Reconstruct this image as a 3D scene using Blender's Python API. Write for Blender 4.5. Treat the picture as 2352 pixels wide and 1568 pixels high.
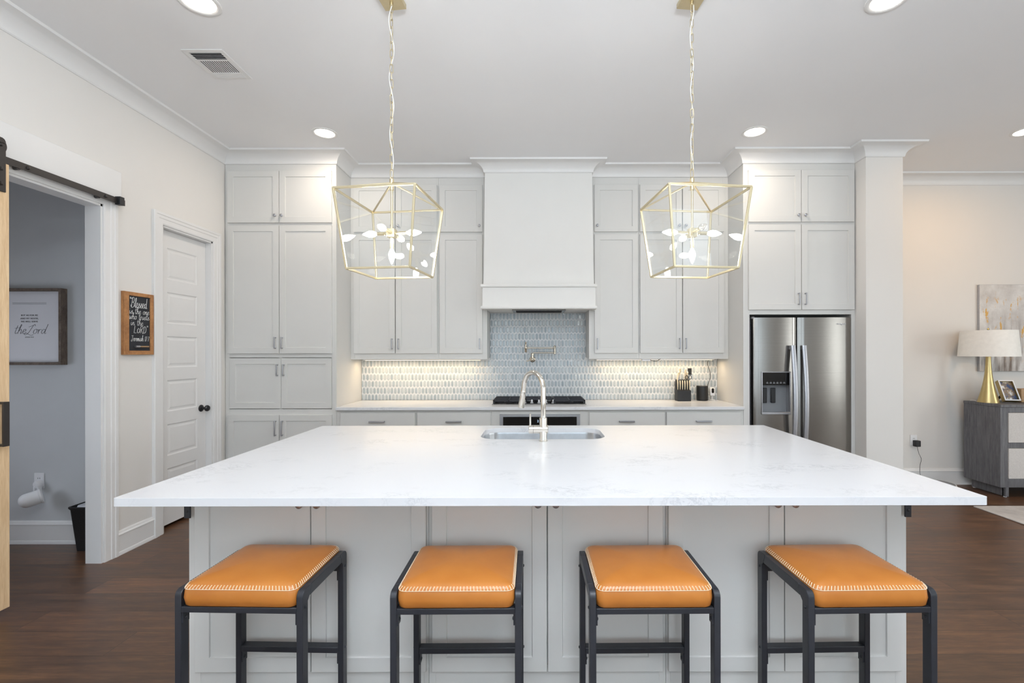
import bpy, bmesh, math, random
from mathutils import Vector, Matrix

for _o in list(bpy.data.objects):
    bpy.data.objects.remove(_o, do_unlink=True)
SC = bpy.context.scene
COL = SC.collection
random.seed(7)
PI = math.pi

# ------------------------------------------------------------------ camera
F = 1080.0                 # focal length in pixels of the 2352 px wide frame
EYE = 1.44
cam_d = bpy.data.cameras.new('camera')
cam_d.sensor_fit = 'HORIZONTAL'
cam_d.sensor_width = 36.0
cam_d.lens = 36.0 * F / 2352.0
cam_d.shift_x = -54.0 / 2352.0
cam_d.shift_y = 25.0 / 2352.0
cam_d.clip_start = 0.05
cam = bpy.data.objects.new('camera', cam_d)
cam.location = (0, 0, EYE)
cam.rotation_euler = (math.radians(90), math.radians(0.1), 0)
COL.objects.link(cam)
SC.camera = cam

# ------------------------------------------------------------------ world, light, exposure
SC.view_settings.view_transform = 'Standard'
SC.view_settings.look = 'None'
SC.view_settings.gamma = 1.0
SC.view_settings.exposure = 0.0
SC.view_settings.use_curve_mapping = False
W = bpy.data.worlds.new('world')
SC.world = W
W.use_nodes = True
W.node_tree.nodes['Background'].inputs[0].default_value = (0.80, 0.90, 1.0, 1)
W.node_tree.nodes['Background'].inputs[1].default_value = 1.0


def area(name, loc, rot, sx, sy, power, col, shape='RECTANGLE', spread=None):
    l = bpy.data.lights.new(name, 'AREA')
    l.shape = shape
    l.size = sx
    if shape == 'RECTANGLE':
        l.size_y = sy
    l.energy = power
    l.color = col
    if spread:
        l.spread = spread
    o = bpy.data.objects.new(name, l)
    o.location = loc
    o.rotation_euler = rot
    COL.objects.link(o)
    return o


# name: (power per lamp, colour)
LIGHTS = {
    'rear': (33.0, (0.74, 0.89, 0.98)), 'side': (50.0, (0.94, 0.97, 0.94)), 'strobe': (272.0, (0.86, 0.94, 1.02)),
    'kitchen': (8.0, (1.0, 0.86, 0.72)), 'island': (3.5, (0.94, 0.97, 1.0)), 'living': (11.0, (1.0, 0.56, 0.18)), 'under': (3.0, (1.0, 0.75, 0.47)),
    'hall': (11.2, (0.79, 0.87, 1.0)), 'bulb': (84.0, (1.0, 0.96, 0.88)),
}


def lamp(key, loc, rot, sx, sy, shape='RECTANGLE', spread=None):
    return area({'rear': 'window_daylight', 'side': 'window_daylight'}.get(key, key + '_light'), loc, rot, sx, sy, LIGHTS[key][0], LIGHTS[key][1], shape, spread)


# daylight through the windows of the open living area behind the viewpoint and at its side
for wx in (-1.3, 1.3, 3.9):
    lamp('rear', (wx, -3.93, 1.62), (math.radians(110), 0, 0), 1.9, 2.3)
for wy in (-1.6, 1.6):
    lamp('side', (7.43, wy, 1.55), (0, math.radians(90), 0), 2.2, 1.1)
# the photographer's strobe bounced off the ceiling behind the viewpoint
lamp('strobe', (0.3, -0.6, 2.35), (math.radians(180), 0, 0), 0.7, 0.7)
# strips under the upper cabinets, and a light added low in the hall, as from an unseen window
lamp('under', (-1.22, 5.02, 1.352), (0, 0, 0), 1.25, 0.03)
lamp('under', (1.30, 5.02, 1.352), (0, 0, 0), 1.25, 0.03)
lamp('hall', (-4.70, 2.3, 1.05), (0, math.radians(-90), 0), 0.8, 1.0)


# ------------------------------------------------------------------ materials
def lin(r, g, b):
    def f(c):
        c /= 255.0
        return c / 12.92 if c <= 0.04045 else ((c + 0.055) / 1.055) ** 2.4
    return (f(r), f(g), f(b), 1.0)


def newmat(name):
    m = bpy.data.materials.new(name)
    m.use_nodes = True
    nt = m.node_tree
    return m, nt, nt.nodes['Principled BSDF']


def N(nt, t, **kw):
    n = nt.nodes.new(t)
    for k, v in kw.items():
        setattr(n, k, v)
    return n


def mapping(nt, scale, rot=(0, 0, 0), loc=(0, 0, 0)):
    tc = N(nt, 'ShaderNodeTexCoord')
    mp = N(nt, 'ShaderNodeMapping')
    mp.inputs['Scale'].default_value = scale
    mp.inputs['Rotation'].default_value = rot
    mp.inputs['Location'].default_value = loc
    nt.links.new(tc.outputs['Object'], mp.inputs['Vector'])
    return mp


def noise(nt, vec, scale, detail=4, rough=0.55):
    n = N(nt, 'ShaderNodeTexNoise')
    n.inputs['Scale'].default_value = scale
    n.inputs['Detail'].default_value = detail
    n.inputs['Roughness'].default_value = rough
    if vec is not None:
        nt.links.new(vec, n.inputs['Vector'])
    return n


def ramp(nt, fac, stops):
    r = N(nt, 'ShaderNodeValToRGB')
    els = r.color_ramp.elements
    while len(els) < len(stops):
        els.new(0.5)
    for e, (p, c) in zip(els, stops):
        e.position = p
        e.color = c
    nt.links.new(fac, r.inputs['Fac'])
    return r


def mixc(nt, fac, a, b, mode='MIX'):
    m = N(nt, 'ShaderNodeMix', data_type='RGBA', blend_type=mode)
    for sock, v in ((m.inputs[0], fac), (m.inputs[6], a), (m.inputs[7], b)):
        if hasattr(v, 'is_linked'):
            nt.links.new(v, sock)
        else:
            sock.default_value = v
    return m.outputs[2]


def math_n(nt, op, a, b=0.0):
    m = N(nt, 'ShaderNodeMath', operation=op)
    for sock, v in ((m.inputs[0], a), (m.inputs[1], b)):
        if hasattr(v, 'is_linked'):
            nt.links.new(v, sock)
        else:
            sock.default_value = v
    return m.outputs[0]


def bump(nt, bs, height, strength, dist=0.002):
    b = N(nt, 'ShaderNodeBump')
    b.inputs['Strength'].default_value = strength
    b.inputs['Distance'].default_value = dist
    nt.links.new(height, b.inputs['Height'])
    nt.links.new(b.outputs['Normal'], bs.inputs['Normal'])


def paint(name, col, rough=0.5, metal=0.0, var=0.03, scale=6.0, bmp=0.0, bscale=180.0, coat=0.0):
    """plain painted or moulded surface with a faint procedural mottling"""
    m, nt, bs = newmat(name)
    mp = mapping(nt, (1, 1, 1))
    n = noise(nt, mp.outputs[0], scale, 3)
    d = tuple(c * (1 - var) for c in col[:3]) + (1,)
    l = tuple(min(1, c * (1 + var)) for c in col[:3]) + (1,)
    r = ramp(nt, n.outputs['Fac'], [(0.3, d), (0.7, l)])
    nt.links.new(r.outputs[0], bs.inputs['Base Color'])
    bs.inputs['Roughness'].default_value = rough
    bs.inputs['Metallic'].default_value = metal
    if coat:
        bs.inputs['Coat Weight'].default_value = coat
        bs.inputs['Coat Roughness'].default_value = 0.15
    if bmp:
        n2 = noise(nt, mp.outputs[0], bscale, 3)
        bump(nt, bs, n2.outputs['Fac'], bmp)
    return m


def wood(name, dark, light, stretch, rough=0.5, scale=1.0, bmp=0.15, knots=False):
    m, nt, bs = newmat(name)
    mp = mapping(nt, stretch)
    n = noise(nt, mp.outputs[0], 6 * scale, 6, 0.6)
    n2 = noise(nt, mp.outputs[0], 28 * scale, 3, 0.6)
    f = math_n(nt, 'ADD', math_n(nt, 'MULTIPLY', n.outputs['Fac'], 0.65), math_n(nt, 'MULTIPLY', n2.outputs['Fac'], 0.35))
    r = ramp(nt, f, [(0.33, dark), (0.5, tuple((a + b) / 2 for a, b in zip(dark, light))), (0.66, light)])
    col = r.outputs[0]
    if knots:
        mk = mapping(nt, (3, 3, 1.6))
        v = N(nt, 'ShaderNodeTexVoronoi')
        v.inputs['Scale'].default_value = 2.2
        nt.links.new(mk.outputs[0], v.inputs['Vector'])
        k = ramp(nt, v.outputs['Distance'], [(0.05, (1, 1, 1, 1)), (0.12, (0, 0, 0, 1))])
        col = mixc(nt, k.outputs[0], col, tuple(c * 0.45 for c in dark[:3]) + (1,))
    nt.links.new(col, bs.inputs['Base Color'])
    bs.inputs['Roughness'].default_value = rough
    bump(nt, bs, f, bmp, 0.001)
    return m


def emit(name, col, strength):
    m = bpy.data.materials.new(name)
    m.use_nodes = True
    nt = m.node_tree
    nt.nodes.clear()
    e = N(nt, 'ShaderNodeEmission')
    e.inputs[0].default_value = col
    e.inputs[1].default_value = strength
    o = N(nt, 'ShaderNodeOutputMaterial')
    nt.links.new(e.outputs[0], o.inputs[0])
    return m


def glass_pane(name, tint=(1, 1, 1, 1), ior=1.5):
    m = bpy.data.materials.new(name)
    m.use_nodes = True
    nt = m.node_tree
    nt.nodes.clear()
    t = N(nt, 'ShaderNodeBsdfTransparent')
    t.inputs[0].default_value = tint
    g = N(nt, 'ShaderNodeBsdfGlossy')
    g.inputs['Roughness'].default_value = 0.02
    fr = N(nt, 'ShaderNodeFresnel')
    geo = N(nt, 'ShaderNodeNewGeometry')
    # a pane is thin: both faces see air, so the index is inverted again on back faces
    io = math_n(nt, 'ADD', math_n(nt, 'MULTIPLY', geo.outputs['Backfacing'], 1.0 / ior - ior), ior)
    nt.links.new(io, fr.inputs['IOR'])
    mx = N(nt, 'ShaderNodeMixShader')
    nt.links.new(fr.outputs[0], mx.inputs[0])
    nt.links.new(t.outputs[0], mx.inputs[1])
    nt.links.new(g.outputs[0], mx.inputs[2])
    o = N(nt, 'ShaderNodeOutputMaterial')
    nt.links.new(mx.outputs[0], o.inputs[0])
    return m


M = {}
M['wall'] = paint('wall_paint', lin(226, 223, 219), 0.7, var=0.012, scale=1.5, bmp=0.04, bscale=260)
M['hall_wall'] = paint('hall_wall_paint', lin(200, 202, 204), 0.7, var=0.012, bmp=0.04, bscale=260)
M['ceiling'] = paint('ceiling_paint', lin(236, 236, 237), 0.8, var=0.01, scale=1.2, bmp=0.03, bscale=220)
M['trim'] = paint('white_trim_paint', lin(228, 227, 226), 0.4, var=0.01)
M['cab'] = paint('greige_cabinet_paint', lin(214, 213, 210), 0.42, var=0.01, scale=3)
M['hoodp'] = paint('white_hood_paint', lin(229, 228, 225), 0.5, var=0.01, scale=3)
M['gap'] = paint('dark_recess', lin(40, 40, 42), 0.8)
M['nickel'] = paint('brushed_nickel', lin(176, 177, 182), 0.42, metal=1.0, var=0.04, scale=40)
M['chrome'] = paint('polished_nickel', lin(226, 222, 214), 0.07, metal=1.0, var=0.02)
M['potnickel'] = paint('warm_polished_nickel', lin(196, 186, 170), 0.12, metal=1.0, var=0.02)
M['steel_sink'] = paint('satin_sink_steel', lin(205, 208, 212), 0.28, metal=1.0, var=0.05, scale=30)
M['brass'] = paint('champagne_brass', lin(218, 205, 172), 0.36, metal=1.0, var=0.04, scale=20)
M['lampbrass'] = paint('brushed_brass', lin(196, 176, 126), 0.3, metal=1.0, var=0.04, scale=20)
M['black_metal'] = paint('black_powder_coat', lin(38, 40, 46), 0.42, var=0.1, scale=20, bmp=0.03, bscale=400)
M['bronze'] = paint('dark_bronze_steel', lin(46, 41, 39), 0.45, var=0.12, scale=12)
M['blackplastic'] = paint('black_plastic', lin(26, 27, 30), 0.45, var=0.1)
M['blackgloss'] = paint('black_glass', lin(12, 12, 14), 0.08, var=0.05)
M['whiteplastic'] = paint('white_plastic', lin(236, 236, 238), 0.35, var=0.01)
M['greyplastic'] = paint('grey_plastic', lin(128, 130, 134), 0.4, var=0.03)
M['iron'] = paint('cast_iron', lin(34, 36, 44), 0.55, var=0.15, scale=40, bmp=0.1, bscale=300)
M['stitch'] = paint('cream_thread', lin(240, 226, 200), 0.7, var=0.05, scale=60)
M['cream'] = paint('cream_handle', lin(236, 220, 188), 0.35, var=0.04)
M['linen'] = paint('white_linen_shade', lin(242, 240, 235), 0.85, var=0.03, scale=30, bmp=0.12, bscale=500)
M['fabric'] = paint('oatmeal_woven_panel', lin(205, 200, 196), 0.9, var=0.08, scale=120, bmp=0.15, bscale=500)
M['paper'] = paint('white_paper', lin(225, 225, 230), 0.6, var=0.01)
M['ink'] = paint('dark_ink', lin(58, 58, 64), 0.7)
M['chalk'] = paint('white_chalk', lin(232, 232, 230), 0.9, var=0.1, scale=200)
M['slate'] = paint('chalkboard_slate', lin(38, 40, 46), 0.75, var=0.2, scale=14)
M['wicker'] = paint('black_wicker', lin(24, 23, 24), 0.6, var=0.3, scale=90, bmp=0.6, bscale=120)
M['liner'] = paint('white_bin_liner', lin(215, 216, 222), 0.5, var=0.03)
M['whitewire'] = paint('white_flex', lin(232, 230, 226), 0.5)
M['canvas_edge'] = paint('grey_canvas_edge', lin(172, 173, 178), 0.8, var=0.05, scale=40)
M['tanwood'] = wood('tan_wood', lin(150, 118, 84), lin(186, 152, 112), (1, 1, 8))
M['pine'] = wood('knotty_pine', lin(212, 176, 132), lin(240, 212, 172), (9, 9, 0.7), 0.5, knots=True)
M['oakframe'] = wood('brown_oak', lin(140, 92, 52), lin(190, 136, 84), (6, 2, 2), 0.5)
M['barnwood'] = wood('weathered_brown_wood', lin(70, 60, 53), lin(122, 106, 93), (3, 12, 3), 0.7)
M['greyoak'] = wood('grey_stained_oak', lin(74, 74, 78), lin(116, 115, 118), (10, 10, 0.8), 0.5, bmp=0.25)
M['bulb_on'] = emit('lit_bulb', LIGHTS['bulb'][1] + (1,), LIGHTS['bulb'][0])
M['bulb_off'] = glass_pane('clear_bulb_glass', (0.98, 0.97, 0.95, 1), 1.9)
M['glass'] = glass_pane('lantern_glass', (0.985, 0.99, 0.99, 1), 1.5)
M['lens'] = emit('lit_downlight_lens', (1.0, 0.90, 0.76, 1), 14.0)
M['led'] = emit('lit_led_strip', (1.0, 0.80, 0.52, 1), 6.0)
M['digit'] = emit('lit_clock_digit', (0.55, 0.72, 1.0, 1), 1.6)


def make_floor():
    m, nt, bs = newmat('dark_walnut_planks')
    tc = N(nt, 'ShaderNodeTexCoord')
    mp = N(nt, 'ShaderNodeMapping')
    mp.inputs['Location'].default_value = (0.31, -0.107, 0)
    nt.links.new(tc.outputs['Object'], mp.inputs['Vector'])
    br = N(nt, 'ShaderNodeTexBrick')
    br.offset = 0.37
    br.inputs['Color1'].default_value = (0, 0, 0, 1)
    br.inputs['Color2'].default_value = (1, 1, 1, 1)
    br.inputs['Mortar'].default_value = (0.5, 0.5, 0.5, 1)
    br.inputs['Scale'].default_value = 1.0
    br.inputs['Mortar Size'].default_value = 0.0019
    br.inputs['Mortar Smooth'].default_value = 0.2
    br.inputs['Brick Width'].default_value = 1.75
    br.inputs['Row Height'].default_value = 0.1937
    nt.links.new(mp.outputs[0], br.inputs['Vector'])
    shift = N(nt, 'ShaderNodeVectorMath', operation='MULTIPLY_ADD')
    nt.links.new(br.outputs['Color'], shift.inputs[0])
    shift.inputs[1].default_value = (7.0, 3.0, 5.0)
    nt.links.new(mp.outputs[0], shift.inputs[2])
    st = N(nt, 'ShaderNodeMapping')
    st.inputs['Scale'].default_value = (1.1, 12, 1)
    nt.links.new(shift.outputs[0], st.inputs['Vector'])
    n1 = noise(nt, st.outputs[0], 2.6, 7, 0.62)
    n2 = noise(nt, st.outputs[0], 14, 4, 0.6)
    g = math_n(nt, 'ADD', math_n(nt, 'MULTIPLY', n1.outputs['Fac'], 0.7), math_n(nt, 'MULTIPLY', n2.outputs['Fac'], 0.3))
    r = ramp(nt, g, [(0.32, lin(57, 40, 29)), (0.5, lin(87, 62, 45)), (0.68, lin(117, 86, 61))])
    tone = ramp(nt, br.outputs['Color'], [(0.0, (0.74, 0.74, 0.75, 1)), (1.0, (1.24, 1.17, 1.10, 1))])
    c = mixc(nt, 1.0, r.outputs[0], tone.outputs[0], 'MULTIPLY')
    c = mixc(nt, math_n(nt, 'MULTIPLY', br.outputs['Fac'], 0.75), c, lin(34, 24, 19))
    nt.links.new(c, bs.inputs['Base Color'])
    rr = ramp(nt, n1.outputs['Fac'], [(0.2, (0.30, 0.30, 0.30, 1)), (0.8, (0.42, 0.42, 0.42, 1))])
    nt.links.new(rr.outputs[0], bs.inputs['Roughness'])
    h = math_n(nt, 'SUBTRACT', math_n(nt, 'MULTIPLY', g, 0.25), br.outputs['Fac'])
    bump(nt, bs, h, 0.35, 0.0012)
    return m


def make_quartz(name, veins):
    m, nt, bs = newmat(name)
    mp = mapping(nt, (1, 1.7, 1), (0, 0, 0.35))
    warp = noise(nt, mp.outputs[0], 3.0, 5, 0.6)
    add = N(nt, 'ShaderNodeVectorMath', operation='MULTIPLY_ADD')
    nt.links.new(warp.outputs['Color'], add.inputs[0])
    add.inputs[1].default_value = (0.35, 0.35, 0.35)
    nt.links.new(mp.outputs[0], add.inputs[2])
    n = noise(nt, add.outputs[0], 9.0, 8, 0.68)
    d = math_n(nt, 'ABSOLUTE', math_n(nt, 'SUBTRACT', n.outputs['Fac'], 0.5))
    line = ramp(nt, d, [(0.0, (1, 1, 1, 1)), (0.035, (0, 0, 0, 1))])
    patch = noise(nt, mp.outputs[0], 2.3, 2, 0.5)
    pm = ramp(nt, patch.outputs['Fac'], [(0.52, (0, 0, 0, 1)), (0.68, (1, 1, 1, 1))])
    f = math_n(nt, 'MULTIPLY', math_n(nt, 'MULTIPLY', line.outputs[0], pm.outputs[0]), veins)
    c = mixc(nt, f, lin(224, 225, 228), lin(152, 156, 164))
    nt.links.new(c, bs.inputs['Base Color'])
    bs.inputs['Roughness'].default_value = 0.2
    bs.inputs['IOR'].default_value = 1.42
    return m


def make_tile():
    m, nt, bs = newmat('picket_tile_glaze')
    g = N(nt, 'ShaderNodeNewGeometry')
    r = ramp(nt, g.outputs['Random Per Island'], [(0.0, lin(148, 161, 171)), (0.5, lin(167, 177, 184)), (1.0, lin(186, 193, 196))])
    mp = mapping(nt, (30, 30, 9))
    n = noise(nt, mp.outputs[0], 1.0, 3)
    c = mixc(nt, math_n(nt, 'MULTIPLY', n.outputs['Fac'], 0.25), r.outputs[0], lin(214, 219, 222))
    nt.links.new(c, bs.inputs['Base Color'])
    bs.inputs['Roughness'].default_value = 0.12
    return m


def make_stainless():
    m, nt, bs = newmat('brushed_stainless')
    mp = mapping(nt, (1.2, 1.2, 260))
    n = noise(nt, mp.outputs[0], 2.0, 3)
    r = ramp(nt, n.outputs['Fac'], [(0.3, lin(140, 137, 133)), (0.7, lin(147, 144, 140))])
    nt.links.new(r.outputs[0], bs.inputs['Base Color'])
    bs.inputs['Metallic'].default_value = 1.0
    bs.inputs['Roughness'].default_value = 0.24
    bump(nt, bs, n.outputs['Fac'], 0.07, 0.0006)
    return m


def make_leather():
    m, nt, bs = newmat('tan_leather')
    mp = mapping(nt, (1, 1, 1))
    n = noise(nt, mp.outputs[0], 5, 4)
    r = ramp(nt, n.outputs['Fac'], [(0.3, lin(174, 105, 42)), (0.7, lin(191, 122, 55))])
    nt.links.new(r.outputs[0], bs.inputs['Base Color'])
    bs.inputs['Roughness'].default_value = 0.33
    n2 = noise(nt, mp.outputs[0], 320, 3)
    bump(nt, bs, n2.outputs['Fac'], 0.08, 0.001)
    return m


def make_painting():
    m, nt, bs = newmat('abstract_canvas')
    mp = mapping(nt, (1, 1, 1))
    soft = noise(nt, mp.outputs[0], 4.5, 6, 0.65)
    base = ramp(nt, soft.outputs['Fac'], [(0.3, lin(186, 180, 176)), (0.55, lin(214, 211, 208)), (0.75, lin(236, 234, 232))])
    ms = mapping(nt, (9, 1, 0.9))
    st = noise(nt, ms.outputs[0], 1.6, 5, 0.6)
    sm = ramp(nt, st.outputs['Fac'], [(0.45, (0, 0, 0, 1)), (0.62, (1, 1, 1, 1))])
    tc = N(nt, 'ShaderNodeTexCoord')
    sep = N(nt, 'ShaderNodeSeparateXYZ')
    nt.links.new(tc.outputs['Object'], sep.inputs[0])
    low = ramp(nt, math_n(nt, 'ADD', sep.outputs[2], 0.5), [(0.0, (1, 1, 1, 1)), (0.25, (0.75, 0.75, 0.75, 1)), (0.72, (0, 0, 0, 1))])
    c = mixc(nt, math_n(nt, 'MULTIPLY', sm.outputs[0], low.outputs[0]), base.outputs[0], lin(112, 98, 88))
    mg = mapping(nt, (14, 1, 5), (0, 0, 0), (3.1, 0, 0.4))
    gd = noise(nt, mg.outputs[0], 1.3, 6, 0.7)
    gm = ramp(nt, gd.outputs['Fac'], [(0.57, (0, 0, 0, 1)), (0.61, (1, 1, 1, 1))])
    mid = ramp(nt, math_n(nt, 'ADD', sep.outputs[2], 0.5), [(0.1, (0, 0, 0, 1)), (0.35, (1, 1, 1, 1)), (0.75, (1, 1, 1, 1)), (0.9, (0, 0, 0, 1))])
    c = mixc(nt, math_n(nt, 'MULTIPLY', gm.outputs[0], mid.outputs[0]), c, lin(214, 168, 92))
    nt.links.new(c, bs.inputs['Base Color'])
    bs.inputs['Roughness'].default_value = 0.7
    bump(nt, bs, soft.outputs['Fac'], 0.3, 0.004)
    return m


def make_photo():
    m, nt, bs = newmat('small_photograph')
    mp = mapping(nt, (14, 14, 14))
    n = noise(nt, mp.outputs[0], 1.3, 3)
    r = ramp(nt, n.outputs['Fac'], [(0.35, lin(70, 88, 128)), (0.5, lin(150, 130, 105)), (0.62, lin(226, 228, 232))])
    nt.links.new(r.outputs[0], bs.inputs['Base Color'])
    bs.inputs['Roughness'].default_value = 0.25
    return m


def make_rug():
    m, nt, bs = newmat('pale_grey_rug')
    mp = mapping(nt, (1, 1, 1))
    n = noise(nt, mp.outputs[0], 3, 6, 0.7)
    r = ramp(nt, n.outputs['Fac'], [(0.35, lin(176, 172, 170)), (0.65, lin(208, 204, 201))])
    nt.links.new(r.outputs[0], bs.inputs['Base Color'])
    bs.inputs['Roughness'].default_value = 0.95
    n2 = noise(nt, mp.outputs[0], 260, 3)
    bump(nt, bs, n2.outputs['Fac'], 0.5, 0.004)
    return m


M['floor'] = make_floor()
M['quartz'] = make_quartz('white_quartz_veined', 0.36)
M['tile'] = make_tile()
M['grout'] = paint('white_grout', lin(214, 217, 219), 0.8, var=0.03, scale=30)
M['stainless'] = make_stainless()
M['leather'] = make_leather()
M['painting'] = make_painting()
M['photo'] = make_photo()
M['rug'] = make_rug()


# ------------------------------------------------------------------ mesh helpers
ORG = {}


def frame_of(axis):
    a = Vector(axis).normalized()
    h = Vector((0, 0, 1)) if abs(a.z) < 0.9 else Vector((1, 0, 0))
    u = a.cross(h).normalized()
    return a, u, a.cross(u).normalized()


class MB:
    """collects shapes in one bmesh and links them as one mesh object"""
    def __init__(self):
        self.bm = bmesh.new()

    def face(self, vs):
        try:
            return self.bm.faces.new(vs)
        except ValueError:
            return None

    def box(self, x0, x1, y0, y1, z0, z1):
        v = [self.bm.verts.new((x, y, z)) for z in (z0, z1) for y in (y0, y1) for x in (x0, x1)]
        for f in ((0, 2, 3, 1), (4, 5, 7, 6), (0, 1, 5, 4), (2, 6, 7, 3), (0, 4, 6, 2), (1, 3, 7, 5)):
            self.face([v[i] for i in f])
        return self

    def obox(self, c, u, v, w, a, b, d):
        """box about c with unit axes u v w and half sizes a b d"""
        c, u, v, w = Vector(c), Vector(u), Vector(v), Vector(w)
        vs = [self.bm.verts.new(c + u * a * i + v * b * j + w * d * k) for k in (-1, 1) for j in (-1, 1) for i in (-1, 1)]
        for f in ((0, 2, 3, 1), (4, 5, 7, 6), (0, 1, 5, 4), (2, 6, 7, 3), (0, 4, 6, 2), (1, 3, 7, 5)):
            self.face([vs[i] for i in f])
        return self

    def bar(self, p, q, w, h, up=(0, 0, 1)):
        """square bar from p to q, w across, h along up"""
        p, q = Vector(p), Vector(q)
        d = (q - p)
        L = d.length
        d.normalize()
        s = d.cross(Vector(up))
        if s.length < 1e-5:
            s = d.cross(Vector((1, 0, 0)))
        s.normalize()
        n = s.cross(d).normalized()
        return self.obox((p + q) / 2, d, s, n, L / 2, w / 2, h / 2)

    def rings(self, rs, cap=True, close=False):
        vr = [[self.bm.verts.new(p) for p in r] for r in rs]
        n = len(vr[0])
        pairs = list(zip(vr[:-1], vr[1:]))
        if close:
            pairs.append((vr[-1], vr[0]))
        for a, b in pairs:
            for i in range(n):
                j = (i + 1) % n
                self.face((a[i], a[j], b[j], b[i]))
        if cap and not close:
            self.face(list(reversed(vr[0])))
            self.face(vr[-1])
        return self

    def lathe(self, prof, org, axis=(0, 0, 1), n=24, cap=True):
        """profile of (radius, height) turned about axis"""
        a, u, v = frame_of(axis)
        o = Vector(org)
        rs = []
        for r, h in prof:
            r = max(r, 1e-5)
            rs.append([o + a * h + (u * math.cos(2 * PI * i / n) + v * math.sin(2 * PI * i / n)) * r for i in range(n)])
        return self.rings(rs, cap)

    def cyl(self, p, q, r, r2=None, n=16):
        p, q = Vector(p), Vector(q)
        return self.lathe([(r, 0), (r if r2 is None else r2, (q - p).length)], p, q - p, n)

    def tube(self, pts, r, n=10, close=False, radii=None):
        P = [Vector(p) for p in pts]
        k = len(P)
        rs = []
        u = None
        for i in range(k):
            a = P[(i - 1) % k] if (close or i > 0) else P[i]
            b = P[(i + 1) % k] if (close or i < k - 1) else P[i]
            t = (b - a).normalized()
            if u is None:
                _, u, _ = frame_of(t)
            u = (u - t * u.dot(t))
            if u.length < 1e-6:
                _, u, _ = frame_of(t)
            u.normalize()
            w = t.cross(u)
            rr = radii[i] if radii else r
            rs.append([P[i] + (u * math.cos(2 * PI * j / n) + w * math.sin(2 * PI * j / n)) * rr for j in range(n)])
        return self.rings(rs, True, close)

    def prism(self, poly, axis, a, b):
        """polygon of 2-D points pushed along axis 'x','y' or 'z' from a to b"""
        def P(p, t):
            return {'x': (t, p[0], p[1]), 'y': (p[0], t, p[1]), 'z': (p[0], p[1], t)}[axis]
        return self.rings([[P(p, a) for p in poly], [P(p, b) for p in poly]])

    def sphere(self, c, rx, ry=None, rz=None, nu=16, nv=10):
        ry = rx if ry is None else ry
        rz = rx if rz is None else rz
        rs = []
        for j in range(nv + 1):
            t = PI * j / nv
            s = max(math.sin(t), 1e-4)
            rs.append([Vector((c[0] + rx * s * math.cos(2 * PI * i / nu), c[1] + ry * s * math.sin(2 * PI * i / nu), c[2] - rz * math.cos(t))) for i in range(nu)])
        return self.rings(rs)

    def shaker(self, x0, x1, z0, z1, yf, th=0.02, rail=0.057, step=0.007):
        """shaker front facing -y: raised frame round a flat recessed panel"""
        def R(i, y):
            return [(x0 + i, y, z0 + i), (x1 - i, y, z0 + i), (x1 - i, y, z1 - i), (x0 + i, y, z1 - i)]
        rs = [R(0, yf + th), R(0, yf + 0.0015), R(0.0015, yf), R(rail, yf), R(rail + 0.0025, yf + step)]
        return self.rings(rs)

    def slab(self, x0, x1, z0, z1, yf, th=0.02):
        def R(i, y):
            return [(x0 + i, y, z0 + i), (x1 - i, y, z0 + i), (x1 - i, y, z1 - i), (x0 + i, y, z1 - i)]
        return self.rings([R(0, yf + th), R(0, yf + 0.002), R(0.002, yf)])

    def xform(self, mat):
        bmesh.ops.transform(self.bm, matrix=mat, verts=self.bm.verts)
        return self

    def build(self, name, mat, parent=None, smooth=35, bevel=0.0, seg=2, org=None):
        o = org if org is not None else (ORG[parent.name] if parent is not None else Vector((0, 0, 0)))
        bmesh.ops.translate(self.bm, vec=-Vector(o), verts=self.bm.verts)
        bmesh.ops.recalc_face_normals(self.bm, faces=self.bm.faces)
        me = bpy.data.meshes.new(name)
        self.bm.to_mesh(me)
        self.bm.free()
        me.materials.append(M[mat] if isinstance(mat, str) else mat)
        if smooth:
            me.polygons.foreach_set('use_smooth', [True] * len(me.polygons))
            me.set_sharp_from_angle(angle=math.radians(smooth))
        ob = bpy.data.objects.new(name, me)
        COL.objects.link(ob)
        ORG[ob.name] = Vector(o)
        if parent is not None:
            ob.parent = parent
        elif org is not None:
            ob.location = o
        if bevel:
            b = ob.modifiers.new('bevel', 'BEVEL')
            b.width = bevel
            b.segments = seg
            b.limit_method = 'ANGLE'
            b.angle_limit = math.radians(40)
        return ob


def thing(name, label, cat, loc=(0, 0, 0), group=None, kind=None):
    o = bpy.data.objects.new(name, None)
    o.empty_display_size = 0.1
    COL.objects.link(o)
    o.location = loc
    ORG[o.name] = Vector(loc)
    return tag(o, label, cat, group, kind)


def tag(o, label, cat, group=None, kind=None):
    o['label'] = label
    o['category'] = cat
    if group:
        o['group'] = group
    if kind:
        o['kind'] = kind
    return o


def struct(o):
    o['kind'] = 'structure'
    return o


def copy_tree(o, parent=None):
    c = o.copy()
    COL.objects.link(c)
    if parent is not None:
        c.parent = parent
    for ch in list(o.children):
        copy_tree(ch, c)
    return c


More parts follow.
